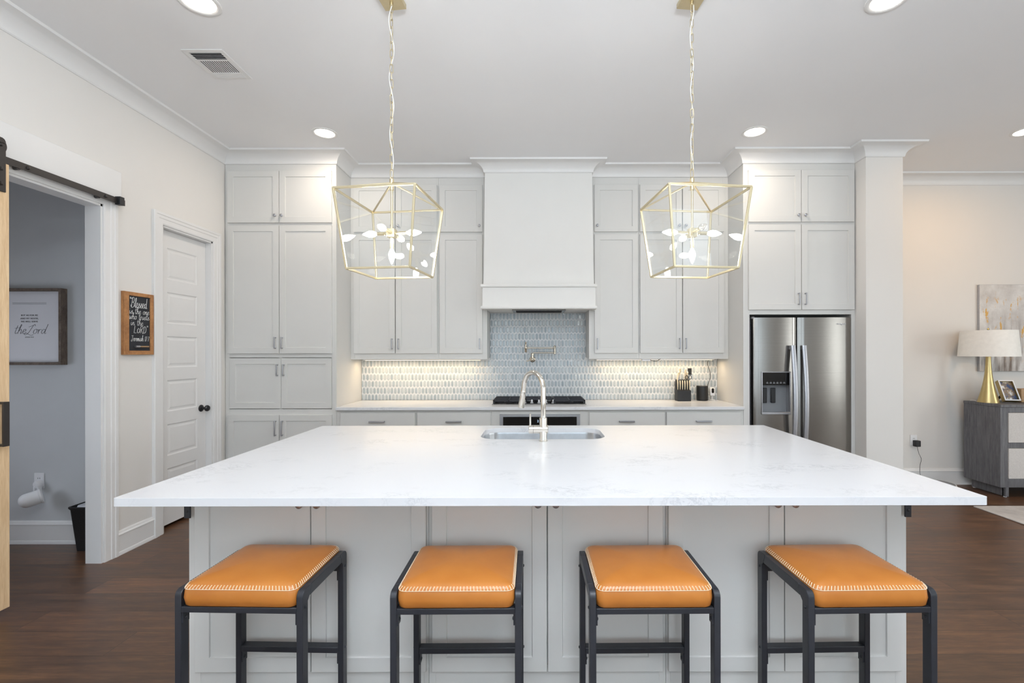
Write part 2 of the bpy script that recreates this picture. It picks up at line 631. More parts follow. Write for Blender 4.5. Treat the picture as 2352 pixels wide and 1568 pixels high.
def text_mesh(body, size, mat, name, parent, matrix, align='CENTER', extrude=0.0006, spacing=1.0, xscale=1.0):
    cu = bpy.data.curves.new('lettering', 'FONT')
    cu.body = body
    cu.size = size
    cu.align_x = align
    cu.align_y = 'CENTER'
    cu.extrude = extrude
    cu.space_character = spacing
    cu.resolution_u = 3
    t = bpy.data.objects.new('lettering', cu)
    COL.objects.link(t)
    dg = bpy.context.evaluated_depsgraph_get()
    me = bpy.data.meshes.new_from_object(t.evaluated_get(dg))
    bpy.data.objects.remove(t, do_unlink=True)
    me.materials.clear()
    me.materials.append(M[mat])
    me.transform(Matrix.Diagonal((xscale, 1, 1, 1)))
    me.transform(matrix)
    me.transform(Matrix.Translation(-ORG[parent.name]))
    o = bpy.data.objects.new(name, me)
    COL.objects.link(o)
    o.parent = parent
    ORG[o.name] = ORG[parent.name]
    return o


def catmull(pts, k=5):
    if len(pts) < 3:
        return pts
    P = [pts[0]] + list(pts) + [pts[-1]]
    out = []
    for i in range(1, len(P) - 2):
        p0, p1, p2, p3 = (Vector(p) for p in P[i - 1:i + 3])
        for j in range(k):
            t = j / k
            out.append(0.5 * ((2 * p1) + (p2 - p0) * t + (2 * p0 - 5 * p1 + 4 * p2 - p3) * t * t + (3 * p1 - p0 - 3 * p2 + p3) * t ** 3))
    out.append(Vector(pts[-1]))
    return out


# hand-drawn strokes, unit = x-height; each letter: (advance, [strokes])
STROKES = {
    'B': (1.35, [[(0.15, 0), (0.3, 1), (0.42, 2)], [(0.1, 1.75), (0.6, 2.1), (1.05, 1.8), (0.9, 1.2), (0.45, 1.05), (1.0, 0.95), (1.15, 0.45), (0.7, 0.02), (0.2, 0.05), (-0.1, 0.5)]]),
    'l': (0.5, [[(0, 0.2), (0.3, 1.2), (0.35, 1.9), (0.15, 1.9), (0.12, 0.6), (0.25, 0), (0.5, 0.2)]]),
    'e': (0.72, [[(0, 0.4), (0.5, 0.6), (0.45, 0.98), (0.15, 0.9), (0.08, 0.4), (0.3, 0), (0.72, 0.3)]]),
    's': (0.7, [[(0, 0.1), (0.4, 1.0), (0.42, 0.7), (0.6, 0.3), (0.4, 0), (0.1, 0.05)], [(0.5, 0.1), (0.7, 0.2)]]),
    'd': (0.95, [[(0.6, 0.8), (0.3, 1.0), (0.05, 0.5), (0.25, 0), (0.6, 0.5), (0.75, 2.1)], [(0.75, 2.1), (0.65, 0.6), (0.72, 0), (0.95, 0.15)]]),
    'i': (0.5, [[(0.1, 0.9), (0.12, 0.2), (0.28, 0), (0.5, 0.3)], [(0.15, 1.4), (0.2, 1.45)]]),
    't': (0.6, [[(0.3, 1.8), (0.22, 0.5), (0.35, 0), (0.6, 0.25)], [(-0.05, 1.2), (0.65, 1.3)]]),
    'h': (0.85, [[(0.12, 0), (0.2, 1.0), (0.35, 1.9), (0.2, 1.9), (0.15, 0.5)], [(0.15, 0.5), (0.45, 1.0), (0.6, 0.6), (0.62, 0), (0.85, 0.25)]]),
    'o': (0.78, [[(0.35, 1.0), (0.08, 0.75), (0.1, 0.2), (0.4, 0), (0.65, 0.4), (0.5, 0.95), (0.35, 1.0)], [(0.5, 0.85), (0.78, 0.85)]]),
    'n': (0.82, [[(0.08, 0.95), (0.12, 0)], [(0.12, 0.4), (0.4, 1.0), (0.55, 0.6), (0.58, 0), (0.82, 0.25)]]),
    'w': (1.1, [[(0.05, 0.95), (0.1, 0.2), (0.3, 0), (0.5, 0.8)], [(0.5, 0.8), (0.6, 0.05), (0.85, 0.2), (0.95, 0.95), (1.1, 0.85)]]),
    'r': (0.62, [[(0.08, 0.95), (0.14, 0)], [(0.12, 0.45), (0.3, 0.95), (0.6, 0.85)]]),
    'u': (0.82, [[(0.06, 0.95), (0.1, 0.2), (0.3, 0), (0.55, 0.4), (0.6, 0.95)], [(0.6, 0.95), (0.6, 0.2), (0.82, 0.15)]]),
    'm': (1.15, [[(0.06, 0.95), (0.1, 0)], [(0.1, 0.4), (0.32, 1.0), (0.45, 0.6), (0.46, 0)], [(0.46, 0.4), (0.72, 1.0), (0.85, 0.6), (0.88, 0), (1.15, 0.25)]]),
    'a': (0.85, [[(0.6, 0.85), (0.3, 1.0), (0.06, 0.5), (0.25, 0), (0.55, 0.4), (0.62, 0.95)], [(0.62, 0.95), (0.62, 0.15), (0.85, 0.2)]]),
    'L': (1.15, [[(0.2, 1.9), (0.16, 0.9), (0.12, 0.02)], [(0.12, 0.02), (0.6, 0.0), (0.95, 0.08)]]),
    'O': (1.05, [[(0.45, 1.25), (0.08, 0.9), (0.1, 0.3), (0.45, 0.02), (0.85, 0.35), (0.8, 1.0), (0.45, 1.25)]]),
    'R': (1.15, [[(0.15, 0), (0.2, 1.8)], [(0.1, 1.7), (0.6, 1.9), (0.9, 1.5), (0.7, 1.05), (0.2, 0.95)], [(0.4, 0.95), (0.75, 0.3), (1.05, -0.15)]]),
    'D': (1.15, [[(0.15, 0), (0.2, 1.8)], [(0.1, 1.75), (0.7, 1.75), (1.02, 1.0), (0.8, 0.2), (0.15, 0.0)]]),
    'J': (1.15, [[(0.05, 1.75), (0.6, 1.85), (1.05, 1.75)], [(0.62, 1.8), (0.62, 0.6), (0.45, -0.1), (0.05, 0.0), (0.1, 0.35), (0.5, 0.4)]]),
    '1': (0.45, [[(0.2, 1.6), (0.18, 0)]]),
    '7': (0.85, [[(0.02, 1.55), (0.65, 1.6)], [(0.65, 1.6), (0.4, 0.8), (0.25, 0)]]),
    ':': (0.4, [[(0.15, 1.0), (0.2, 1.02)], [(0.15, 0.3), (0.2, 0.32)]]),
    '"': (0.6, [[(0.1, 2.1), (0.2, 1.7)], [(0.38, 2.1), (0.46, 1.7)]]),
    ' ': (0.7, []),
    'S': (1.15, [[(1.15, 1.7), (1.05, 2.05), (0.85, 1.9), (0.62, 1.0), (0.35, 0.1), (0.0, -0.25), (-0.25, -0.1), (0.05, 0.1), (0.5, -0.15), (1.0, -0.4), (1.35, -0.2)], [(0.1, 1.5), (0.4, 1.6), (0.75, 1.85)]]),
}


def strokes_mesh(mb, text, size, width, place, rad, slant=0.0):
    """draw text as thin tubes; place(u,v) gives the 3-D point; width = drawn length of the line"""
    adv = sum(STROKES[c][0] for c in text)
    kx = width / adv
    x = 0.0
    for c in text:
        a, ss = STROKES[c]
        for s in ss:
            pts = [((x + p[0] + p[1] * slant) * kx, p[1] * size, 0) for p in s]
            mb.tube([place(q[0], q[1]) for q in catmull(pts, 4)], rad, 5)
        x += a


# ------------------------------------------------------------------ planes of the room (metres; eye at the origin of x and y)
XL = -2.98          # left wall
CEIL = 3.35
YB = 5.17           # kitchen back wall
YLV = 5.115          # living area back wall
XR = 7.5
YR = -4.0
YT = 4.513          # face of the tall units
YU = 4.865          # face of the upper units
CT = 0.92           # counter height
WT = 0.10           # thickness of the left wall
XTL, XTR = -1.91, 1.995
XP0, XP1, YP = 3.069, 3.414, 4.364
CB = 3.246          # underside of crown


def PX(px, y):
    return (px - 1230.0) * y / F


def PZ(py, y):
    return EYE - (py - 809.0) * y / F


# ------------------------------------------------------------------ shell
struct(MB().box(-4.75, XR + 0.1, YR - 0.1, YB + 0.1, -0.06, 0.0).build('floor', 'floor'))
struct(MB().box(XL - WT, XR + 0.1, YR - 0.1, YB + 0.1, CEIL, CEIL + 0.08).build('ceiling', 'ceiling'))
struct(MB().box(XL - WT, XP0 + 0.05, YB, YB + 0.1, 0, CEIL).build('wall_back', 'wall'))
struct(MB().box(XP1 - 0.05, XR, YLV, YLV + 0.19, 0, CEIL).build('wall_living', 'wall'))
struct(MB().box(XP0, XP1, YP, YB, 0, CEIL).build('wall_pillar', 'wall', bevel=0.004))
O1A, O1B, O1H = 1.75, 3.233, 2.462     # sliding door opening along y
O2A, O2B, O2H = 3.75, 4.335, 2.462     # pantry opening
wl = MB()
wl.box(XL - WT, XL, YR, O1A, 0, CEIL).box(XL - WT, XL, O1A, O1B, O1H, CEIL).box(XL - WT, XL, O1B, O2A, 0, CEIL)
wl.box(XL - WT, XL, O2A, O2B, O2H, CEIL).box(XL - WT, XL, O2B, YB, 0, CEIL)
struct(wl.build('wall_left', 'wall'))
# rear and side walls of the open area, with the window openings daylight comes through
rw = MB()
xs = [XL - WT, -2.25, -0.35, 0.35, 2.25, 2.95, 4.85, XR]
for i in range(0, len(xs) - 1):
    if i % 2 == 0:
        rw.box(xs[i], xs[i + 1], YR - 0.1, YR, 0, CEIL)
    else:
        rw.box(xs[i], xs[i + 1], YR - 0.1, YR, 0, 0.45).box(xs[i], xs[i + 1], YR - 0.1, YR, 2.8, CEIL)
struct(rw.build('wall_rear', 'wall'))
sw = MB()
ys = [YR, -2.55, -0.65, 0.65, 2.55, YLV + 0.1]
for i in range(0, len(ys) - 1):
    if i % 2 == 0:
        sw.box(XR, XR + 0.1, ys[i], ys[i + 1], 0, CEIL)
    else:
        sw.box(XR, XR + 0.1, ys[i], ys[i + 1], 0, 0.45).box(XR, XR + 0.1, ys[i], ys[i + 1], 2.7, CEIL)
struct(sw.build('wall_right', 'wall'))
wn = 0
for i in (1, 3, 5):
    wn += 1
    m = MB()
    a, b = xs[i], xs[i + 1]
    for x in (a, (a + b) / 2 - 0.02, b - 0.05):
        m.box(x, x + 0.05, YR - 0.07, YR - 0.02, 0.45, 2.8)
    for z in (0.45, 1.6, 2.75):
        m.box(a, b, YR - 0.07, YR - 0.02, z, z + 0.05)
    struct(m.build('window_%d' % wn, 'trim'))
for i in (1, 3):
    wn += 1
    m = MB()
    a, b = ys[i], ys[i + 1]
    for y in (a, (a + b) / 2 - 0.02, b - 0.05):
        m.box(XR + 0.02, XR + 0.07, y, y + 0.05, 0.45, 2.7)
    for z in (0.45, 1.6, 2.65):
        m.box(XR + 0.02, XR + 0.07, a, b, z, z + 0.05)
    struct(m.build('window_%d' % wn, 'trim'))
# small hall behind the sliding door
YH = 3.567
hm = MB()
hm.box(-4.75, XL - WT, YH, YH + 0.08, 0, 2.9).box(-4.83, -4.75, 0.9, YH + 0.08, 0, 2.9).box(-4.75, XL - WT, 0.82, 0.9, 0, 2.9)
struct(hm.build('wall_hall', 'hall_wall'))
struct(MB().box(-4.83, XL - WT, 0.82, YH + 0.08, 2.9, 2.96).build('ceiling_hall', 'ceiling'))
# closet behind the pantry door
pm = MB()
pm.box(-3.7, -3.64, YH + 0.08, YB, 0, 2.9).box(-3.7, XL - WT, YB, YB + 0.05, 0, 2.9).box(-3.7, XL - WT, YH + 0.08, YB, 2.9, 2.95)
struct(pm.build('wall_pantry', 'wall'))


def sweep(path, prof, closed=False):
    """run a profile of (projection, z) along a floor-plan path, room on the right-hand side, corners mitred"""
    mb = MB()
    n = len(path)
    rs = []
    for i, p in enumerate(path):
        p = Vector(p)
        ds = []
        if closed or i > 0:
            ds.append((p - Vector(path[i - 1])).normalized())
        if closed or i < n - 1:
            ds.append((Vector(path[(i + 1) % n]) - p).normalized())
        ns = [Vector((d.y, -d.x)) for d in ds]
        m = sum(ns, Vector((0, 0))).normalized()
        k = 1.0 / max(0.2, m.dot(ns[0]))
        rs.append([(p.x + m.x * q * k, p.y + m.y * q * k, z) for q, z in prof])
    return mb.rings(rs, cap=not closed, close=closed)


cove = [(0.0, CB), (0.007, CB), (0.009, CB + 0.003)]
for i in range(9):
    t = PI / 2 * i / 8
    cove.append((0.012 + 0.110 * (1 - math.cos(t)), CB + 0.006 + 0.082 * math.sin(t)))
cove += [(0.130, CB + 0.088), (0.134, CEIL), (0.0, CEIL)]
HX0, HX1, YHC = -0.508, 0.573, 4.735       # hood chimney
crown_path = [(XL, YR), (XL, YT), (XTL, YT), (XTL, YU), (HX0, YU), (HX0, YHC), (HX1, YHC), (HX1, YU), (XTR, YU), (XTR, YT),
              (XP0, YT), (XP0, YP), (XP1, YP), (XP1, YLV), (XR, YLV), (XR, YR)]
struct(sweep(crown_path, cove, True).build('trim_1', 'trim', smooth=30))

bprof = [(0.0, 0.0), (0.022, 0.0), (0.022, 0.012), (0.018, 0.024), (0.015, 0.026), (0.015, 0.138), (0.019, 0.141), (0.019, 0.148), (0.012, 0.156), (0.010, 0.166), (0.006, 0.172), (0.0, 0.172)]
struct(sweep([(XL, 3.337), (XL, 3.652)], bprof).build('baseboard_left', 'trim', smooth=25))
struct(sweep([(XL, YR), (XL, O1A - 0.12)], bprof).build('baseboard_rear', 'trim', smooth=25))
struct(sweep([(XP1, YP), (XP1, YLV), (XR, YLV)], bprof).build('baseboard_living', 'trim', smooth=25))
struct(sweep([(-4.75, 0.9), (-4.75, YH), (XL - WT, YH)], bprof).build('baseboard_hall', 'trim', smooth=25))


def casing_profile(w, flip):
    """(offset along wall, projection) of a door casing, inner edge at 0"""
    return [(0, 0), (0, 0.012), (0.01, 0.016), (w * 0.45, 0.016), (w * 0.5, 0.02), (w * 0.72, 0.02), (w * 0.77, 0.024), (w - 0.004, 0.024), (w, 0.02), (w, 0)]


def casing(name, ya, yb, h, w, near=True):
    mb = MB()
    pr = casing_profile(w, False)
    # far leg, near leg, head: joined with mitres
    loops = []
    for (py, pz, sy, sz) in ((yb, 0, 1, 0), (yb, h, 1, 1), (ya, h, -1, 1), (ya, 0, -1, 0)):
        loops.append([(XL + q, py + sy * a, pz + sz * a) for a, q in pr])
    mb.rings(loops, True)
    # jamb lining
    mb.box(XL - WT, XL, yb - 0.0005, yb + 0.0, 0, h)
    return struct(mb.build(name, 'trim', smooth=20))


casing('trim_2', O1A, O1B, O1H, 0.104)
casing('trim_3', O2A, O2B, O2H, 0.098)
jm = MB()
jm.box(XL - WT - 0.004, XL + 0.004, O1B - 0.014, O1B + 0.002, 0, O1H).box(XL - WT - 0.004, XL + 0.004, O1A, O1B, O1H - 0.014, O1H + 0.002).box(XL - WT - 0.004, XL + 0.004, O1A - 0.002, O1A + 0.014, 0, O1H)
struct(jm.build('trim_4', 'trim'))
jm = MB()
jm.box(XL - WT - 0.004, XL + 0.003, O2B - 0.014, O2B + 0.002, 0, O2H).box(XL - WT - 0.004, XL + 0.003, O2A, O2B, O2H - 0.014, O2H + 0.002).box(XL - WT - 0.004, XL + 0.003, O2A - 0.002, O2A + 0.014, 0, O2H)
struct(jm.build('trim_5', 'trim'))
# header board that carries the sliding track
struct(MB().box(XL + 0.002, XL + 0.028, 1.0, 3.357, 2.497, 2.727).build('trim_6', 'trim', bevel=0.003))

# pantry door: five flat panels, black knob
DX = -3.032
pd = thing('door_1', 'white panelled pantry door with a round black knob', 'door', (DX, O2A, 0.03), kind='structure')
ya, yb, za, zb = O2A + 0.016, O2B - 0.016, 0.03, O2H - 0.016
mb = MB()
mb.box(DX - 0.034, DX - 0.012, ya, yb, za, zb)
gap, npan = 0.105, 6
hh = (zb - za - 0.14 - 0.20 - gap * (npan - 1)) / npan
mb.box(DX - 0.012, DX, ya, ya + 0.105, za, zb).box(DX - 0.012, DX, yb - 0.105, yb, za, zb)
prev = za
for e in [za + 0.20 + q * (hh + gap) for q in range(npan)]:
    mb.box(DX - 0.012, DX, ya + 0.105, yb - 0.105, prev, e)
    prev = e + hh
    def R(q, x, y0=ya + 0.105, y1=yb - 0.105, z0=e, z1=e + hh):
        return [(x, y0 + q, z0 + q), (x, y1 - q, z0 + q), (x, y1 - q, z1 - q), (x, y0 + q, z1 - q)]
    # sunk moulding round a raised field in every panel
    mb.rings([R(-0.001, DX - 0.0115), R(-0.001, DX - 0.0004), R(0.010, DX - 0.0065), R(0.020, DX - 0.0065), R(0.034, DX - 0.0025)])
mb.box(DX - 0.012, DX, ya + 0.105, yb - 0.105, prev, zb)
mb.build('panel_leaf', 'trim', pd, smooth=0)
kb = MB().lathe([(0.031, 0), (0.031, 0.006), (0.026, 0.010), (0.011, 0.014), (0.010, 0.034), (0.018, 0.040), (0.027, 0.050), (0.028, 0.060), (0.022, 0.070), (0.008, 0.074)], (DX, yb - 0.06, 0.94), (1, 0, 0), 28)
kb.build('knob', 'blackplastic', pd)['label'] = 'round black door knob'

# ------------------------------------------------------------------ cabinet pieces


def carcass(mb, x0, x1, y0, y1, z0, z1, t=0.018, top=True, back=True):
    """hollow box: two sides, bottom, back and, if asked, top"""
    mb.box(x0, x0 + t, y0, y1, z0, z1).box(x1 - t, x1, y0, y1, z0, z1)
    mb.box(x0 + t, x1 - t, y0, y1, z0, z0 + t)
    if top:
        mb.box(x0 + t, x1 - t, y0, y1, z1 - t, z1)
    if back:
        mb.box(x0 + t, x1 - t, y1 - t, y1, z0 + t, z1 - t)
    return mb


def pull(parent, cx, cz, yf, L, vertical=True, mat='nickel'):
    m = MB()
    r = 0.0055
    k = L / 2
    if vertical:
        m.box(cx - r, cx + r, yf - 0.032, yf - 0.023, cz - k, cz + k)
        for s in (-1, 1):
            m.box(cx - r, cx + r, yf - 0.026, yf, cz + s * (k - 0.006) - 0.005, cz + s * (k - 0.006) + 0.005)
    else:
        m.box(cx - k, cx + k, yf - 0.032, yf - 0.022, cz - 0.0085, cz + 0.0085)
        for s in (-1, 1):
            m.box(cx + s * (k - 0.007) - 0.006, cx + s * (k - 0.007) + 0.006, yf - 0.026, yf, cz - 0.006, cz + 0.006)
    o = m.build('handle', mat, parent, bevel=0.0028, seg=2)
    o['label'] = 'brushed nickel bar pull'
    return o


def knob(parent, cx, cz, yf, r=0.014, mat='nickel'):
    o = MB().lathe([(0.006, 0), (0.005, 0.008), (r * 0.75, 0.014), (r, 0.019), (r, 0.024), (r * 0.6, 0.028), (0.001, 0.029)], (cx, yf, cz), (0, -1, 0), 20).build('knob', mat, parent)
    o['label'] = 'small round nickel knob'
    return o


def door(parent, x0, x1, z0, z1, yf, rail=0.057):
    return MB().shaker(x0, x1, z0, z1, yf, rail=rail).build('door', 'cab', parent, smooth=0)


YTD = YT - 0.020     # front of the tall unit doors
YUD = YU - 0.020

# tall pantry unit beside the pantry door
t = thing('pantry_cabinet', 'tall pale greige pantry cabinet with four pairs of doors beside the pantry door', 'cabinet', (-2.44, YT, 0))
m = MB()
carcass(m, XL + 0.004, XTL, YT + 0.02, YB - 0.001, 0.1, CB)
# face frame
for a, b in ((XL + 0.004, -2.938), (-1.955, XTL)):
    m.box(a, b, YT, YT + 0.02, 0.0, CB)
for a, b in ((0.0, 0.13), (0.838, 0.900), (1.395, 1.440), (2.652, 2.690), (3.172, CB)):
    m.box(-2.938, -1.955, YT, YT + 0.02, a, b)
m.box(-2.46, -2.44, YT + 0.003, YT + 0.02, 0.13, 3.172)
m.build('carcass', 'cab', t, smooth=0, bevel=0.001)
pairs = [(-2.946, -2.4535, -2.4470, -1.948)]
for z0, z1, kind in ((2.684, 3.180, 'k'), (1.433, 2.659, 'pb'), (0.118, 0.846, 'pt')):
    for i, (a, b) in enumerate(((-2.946, -2.4525), (-2.4475, -1.948))):
        d = door(t, a, b, z0, z1, YTD)
        hx = b - 0.030 if i == 0 else a + 0.030
        if kind == 'k':
            knob(d, hx, z0 + 0.065, YTD)
        elif kind == 'pb':
            pull(d, hx, z0 + 0.102, YTD, 0.112)
        else:
            pull(d, hx, z1 - 0.125, YTD, 0.145)
for i, (a, b) in enumerate(((-2.936, -2.4440), (-2.4400, -1.957))):     # inset pair flush with the frame
    d = door(t, a, b, 0.905, 1.390, YT - 0.004)
    pull(d, b - 0.028 if i == 0 else a + 0.028, 1.275, YT - 0.004, 0.112)

# upper units either side of the hood
UZ0 = 1.370


def upper(label, x0, x1, doors):
    t = thing('upper_cabinet', label, 'cabinet', ((x0 + x1) / 2, YU, UZ0), 'upper cabinets beside the range hood')
    m = MB()
    carcass(m, x0, x1, YU + 0.018, YB - 0.001, UZ0 + 0.012, CB)
    ds = sorted(doors)
    lo, hi = ds[0][0] + 0.010, ds[-1][1] - 0.010
    m.box(x0, lo, YU, YU + 0.018, UZ0, CB).box(hi, x1, YU, YU + 0.018, UZ0, CB)
    for a, b in ((UZ0, 1.440), (2.648, 2.692), (3.158, CB)):
        m.box(lo, hi, YU, YU + 0.018, a, b)
    if len(ds) == 2:
        c = (ds[0][1] + ds[1][0]) / 2
        m.box(c - 0.012, c + 0.012, YU + 0.003, YU + 0.018, 1.44, 3.158)
    m.build('carcass', 'cab', t, smooth=0, bevel=0.001)
    for a, b, side in ds:
        hx = b - 0.028 if side == 'r' else a + 0.028
        d = door(t, a, b, 1.431, 2.656, YUD)
        pull(d, hx, 1.431 + 0.098, YUD, 0.112)
        d = door(t, a, b, 2.683, 3.167, YUD)
        knob(d, hx, 2.683 + 0.06, YUD)
    return t


upper('double upper cabinet next to the tall pantry cabinet behind the hanging lantern', XTL + 0.0005, -1.0005, [(-1.875, -1.449, 'r'), (-1.440, -1.014, 'l')])
upper('single-door upper cabinet between the range hood and the pantry side double cabinet', -0.9995, -0.50, [(-0.987, -0.547, 'r')])
upper('single-door upper cabinet between the range hood and the fridge side double cabinet', 0.554, 1.0695, [(0.610, 1.059, 'l')])
upper('double upper cabinet next to the tall fridge cabinet behind the hanging lantern', 1.0705, XTR - 0.0005, [(1.081, 1.512, 'r'), (1.521, 1.947, 'l')])

# range hood
t = thing('range_hood', 'white plastered range hood with a banded lower box above the cooktop', 'range hood', (0.033, 4.75, 1.868))
m = MB()
rings = []
for (x0, x1, y, z) in ((-0.517, 0.583, 4.680, 2.10), (-0.514, 0.580, 4.695, 2.35), (HX0, HX1, YHC, CB), (HX0, HX1, YHC, CEIL - 0.002)):
    rings.append([(x0, y, z), (x1, y, z), (x1, YU - 0.0225, z), (x0, YU - 0.0225, z)])
m.rings(rings)
m.box(-0.498, 0.552, YU - 0.023, YB - 0.018, 2.0, CEIL - 0.002)
m.build('chimney', 'hoodp', t, smooth=0, bevel=0.002)
m = MB()
m.box(-0.523, 0.591, 4.630, 4.680, 1.896, 2.085)
m.box(-0.523, -0.503, 4.680, YU - 0.0225, 1.87, 2.085).box(0.571, 0.591, 4.680, YU - 0.0225, 1.87, 2.085)
m.box(-0.503, 0.571, 4.680, 4.845, 1.875, 1.895)
m.box(-0.498, 0.552, 4.8445, YB - 0.018, 1.875, 1.895)
m.box(-0.503, 0.571, 4.675, YU - 0.0225, 2.07, 2.099)
m.build('lower_box', 'hoodp', t, smooth=0, bevel=0.002)
for z0, z1, nm in ((2.080, 2.114, 'band'), (1.866, 1.898, 'band')):
    def ring_prof(x):
        return x
    m = MB()
    yf, e = 4.630, 0.016
    k = (z1 - z0) / 2
    prof = [(0, z0), (e * 0.7, z0 + 0.002), (e, z0 + k * 0.6), (e, z1 - k * 0.6), (e * 0.7, z1 - 0.002), (0, z1)]
    path = [(-0.523, YU - 0.023), (-0.523, yf), (0.591, yf), (0.591, YU - 0.023)]
    # outward is the left-hand side of this path
    loops = []
    for i, (x, y) in enumerate(path):
        ox = (-1 if i < 2 else 1)
        oy = (-1 if i in (1, 2) else 0)
        loops.append([(x + ox * q, y + oy * q, z) for q, z in prof])
    m.rings(loops)
    m.build(nm, 'hoodp', t, smooth=30)
m = MB()
m.box(-0.235, 0.305, 4.74, 5.02, 1.862, 1.8755)
ins = m.build('vent_insert', 'stainless', t, bevel=0.002)
ins['label'] = 'stainless vent insert under the hood'
m = MB()
for i in range(9):
    m.box(-0.20, 0.27, 4.775 + i * 0.025, 4.787 + i * 0.025, 1.8595, 1.8625)
m.build('grille', 'gap', ins, smooth=0)

# base units
BZ = 0.889          # underside of the back worktop
YBF = 4.515
YBD = YBF - 0.02


def base_unit(label, x0, x1, d0, d1, pull_x):
    t = thing('drawer_cabinet', label, 'cabinet', ((x0 + x1) / 2, YBF, 0), 'drawer cabinets below the back counter')
    m = MB()
    carcass(m, x0, x1, YBF + 0.018, YB - 0.002, 0.1, BZ)
    m.box(x0, x1, YBF + 0.07, YBF + 0.085, 0, 0.1)
    m.box(x0, d0 + 0.01, YBF, YBF + 0.018, 0.1, BZ).box(d1 - 0.01, x1, YBF, YBF + 0.018, 0.1, BZ)
    for a, b in ((0.1, 0.125), (0.40, 0.425), (0.665, 0.69), (0.855, BZ)):
        m.box(d0 + 0.01, d1 - 0.01, YBF, YBF + 0.018, a, b)
    m.build('carcass', 'cab', t, smooth=0, bevel=0.001)
    for a, b in ((0.676, 0.866), (0.413, 0.666), (0.115, 0.403)):
        dr = MB().slab(d0, d1, a, b, YBD).build('drawer', 'cab', t, smooth=0)
        pull(dr, pull_x, a + (b - a) * 0.56, YBD, 0.150, False)
    return t


base_unit('drawer cabinet below the back counter, against the tall pantry cabinet', XTL + 0.001, -1.1425, -1.868, -1.153, -1.514)
base_unit('drawer cabinet below the back counter between the oven and the pantry side drawers', -1.1415, -0.4255, -1.134, -0.432, -0.782)
base_unit('drawer cabinet below the back counter between the oven and the fridge side drawers', 0.5055, 1.2445, 0.514, 1.238, 0.870)
base_unit('drawer cabinet below the back counter, against the tall fridge cabinet', 1.2455, XTR - 0.001, 1.254, 1.964, 1.604)
# oven surround and oven
t = thing('oven_cabinet', 'plain cabinet surround that holds the oven below the cooktop', 'cabinet', (0.04, YBF, 0))
m = MB()
m.box(-0.4245, -0.345, YBF, YB - 0.002, 0.1, BZ).box(0.428, 0.5045, YBF, YB - 0.002, 0.1, BZ)
m.box(-0.345, 0.428, YBF, YBF + 0.03, 0.846, BZ).box(-0.345, 0.428, YBF, YB - 0.002, 0.1, 0.13)
m.build('carcass', 'cab', t, smooth=0, bevel=0.001)
t = thing('oven', 'built-in oven with a black control panel and steel trim below the cooktop', 'oven', (0.04, YBF, 0.13))
m = MB()
m.box(-0.344, 0.427, YBF - 0.018, YBF + 0.55, 0.131, 0.845)
m.build('steel_body', 'nickel', t, bevel=0.003)
pn = MB().box(-0.311, 0.393, YBF - 0.022, YBF - 0.0175, 0.715, 0.824).build('control_panel', 'blackgloss', t, bevel=0.001)
text_mesh('2', 0.030, 'digit', 'clock_digit', pn, Matrix.Translation((0.022, YBF - 0.0225, 0.782)) @ Matrix.Rotation(PI / 2, 4, 'X'))
m = MB()
m.box(-0.27, 0.352, YBF - 0.022, YBF - 0.0175, 0.26, 0.62)
m.build('door_glass', 'blackgloss', t, bevel=0.001)
m = MB()
m.cyl((-0.28, YBF - 0.062, 0.665), (0.362, YBF - 0.062, 0.665), 0.011)
for x in (-0.25, 0.332):
    m.cyl((x, YBF - 0.062, 0.665), (x, YBF - 0.017, 0.665), 0.008)
m.build('handle', 'stainless', t)

# back worktop
wt = MB().box(XTL + 0.003, XTR - 0.003, 4.474, YB - 0.0165, BZ + 0.001, CT).build('back_countertop', 'quartz', None, bevel=0.003, org=(0, 4.8, BZ))
tag(wt, 'long white quartz counter along the back wall under the backsplash', 'countertop')

# picket tile backsplash
t = thing('backsplash', 'grey-blue elongated hexagon tile backsplash with white grout behind the cooktop', 'backsplash', (0.03, YB, CT))
g = MB()
YG = YB - 0.009
g.box(XTL + 0.002, XTR - 0.002, YG, YB - 0.0005, CT, UZ0 + 0.011)
g.box(-0.4985, 0.5525, YG, YB - 0.0005, UZ0 + 0.011, 1.868)
g.build('grout', 'grout', t, smooth=0)


def clip(poly, ax, val, keep_less):
    out = []
    for i in range(len(poly)):
        a, b = poly[i], poly[(i + 1) % len(poly)]
        ia = (a[ax] <= val) == keep_less
        ib = (b[ax] <= val) == keep_less
        if ia:
            out.append(a)
        if ia != ib:
            k = (val - a[ax]) / (b[ax] - a[ax])
            out.append((a[0] + (b[0] - a[0]) * k, a[1] + (b[1] - a[1]) * k))
    return out


def cliprect(poly, x0, x1, z0, z1):
    for ax, v, l in ((0, x0, False), (0, x1, True), (1, z0, False), (1, z1, True)):
        if len(poly) < 3:
            return []
        poly = clip(poly, ax, v, l)
    return poly


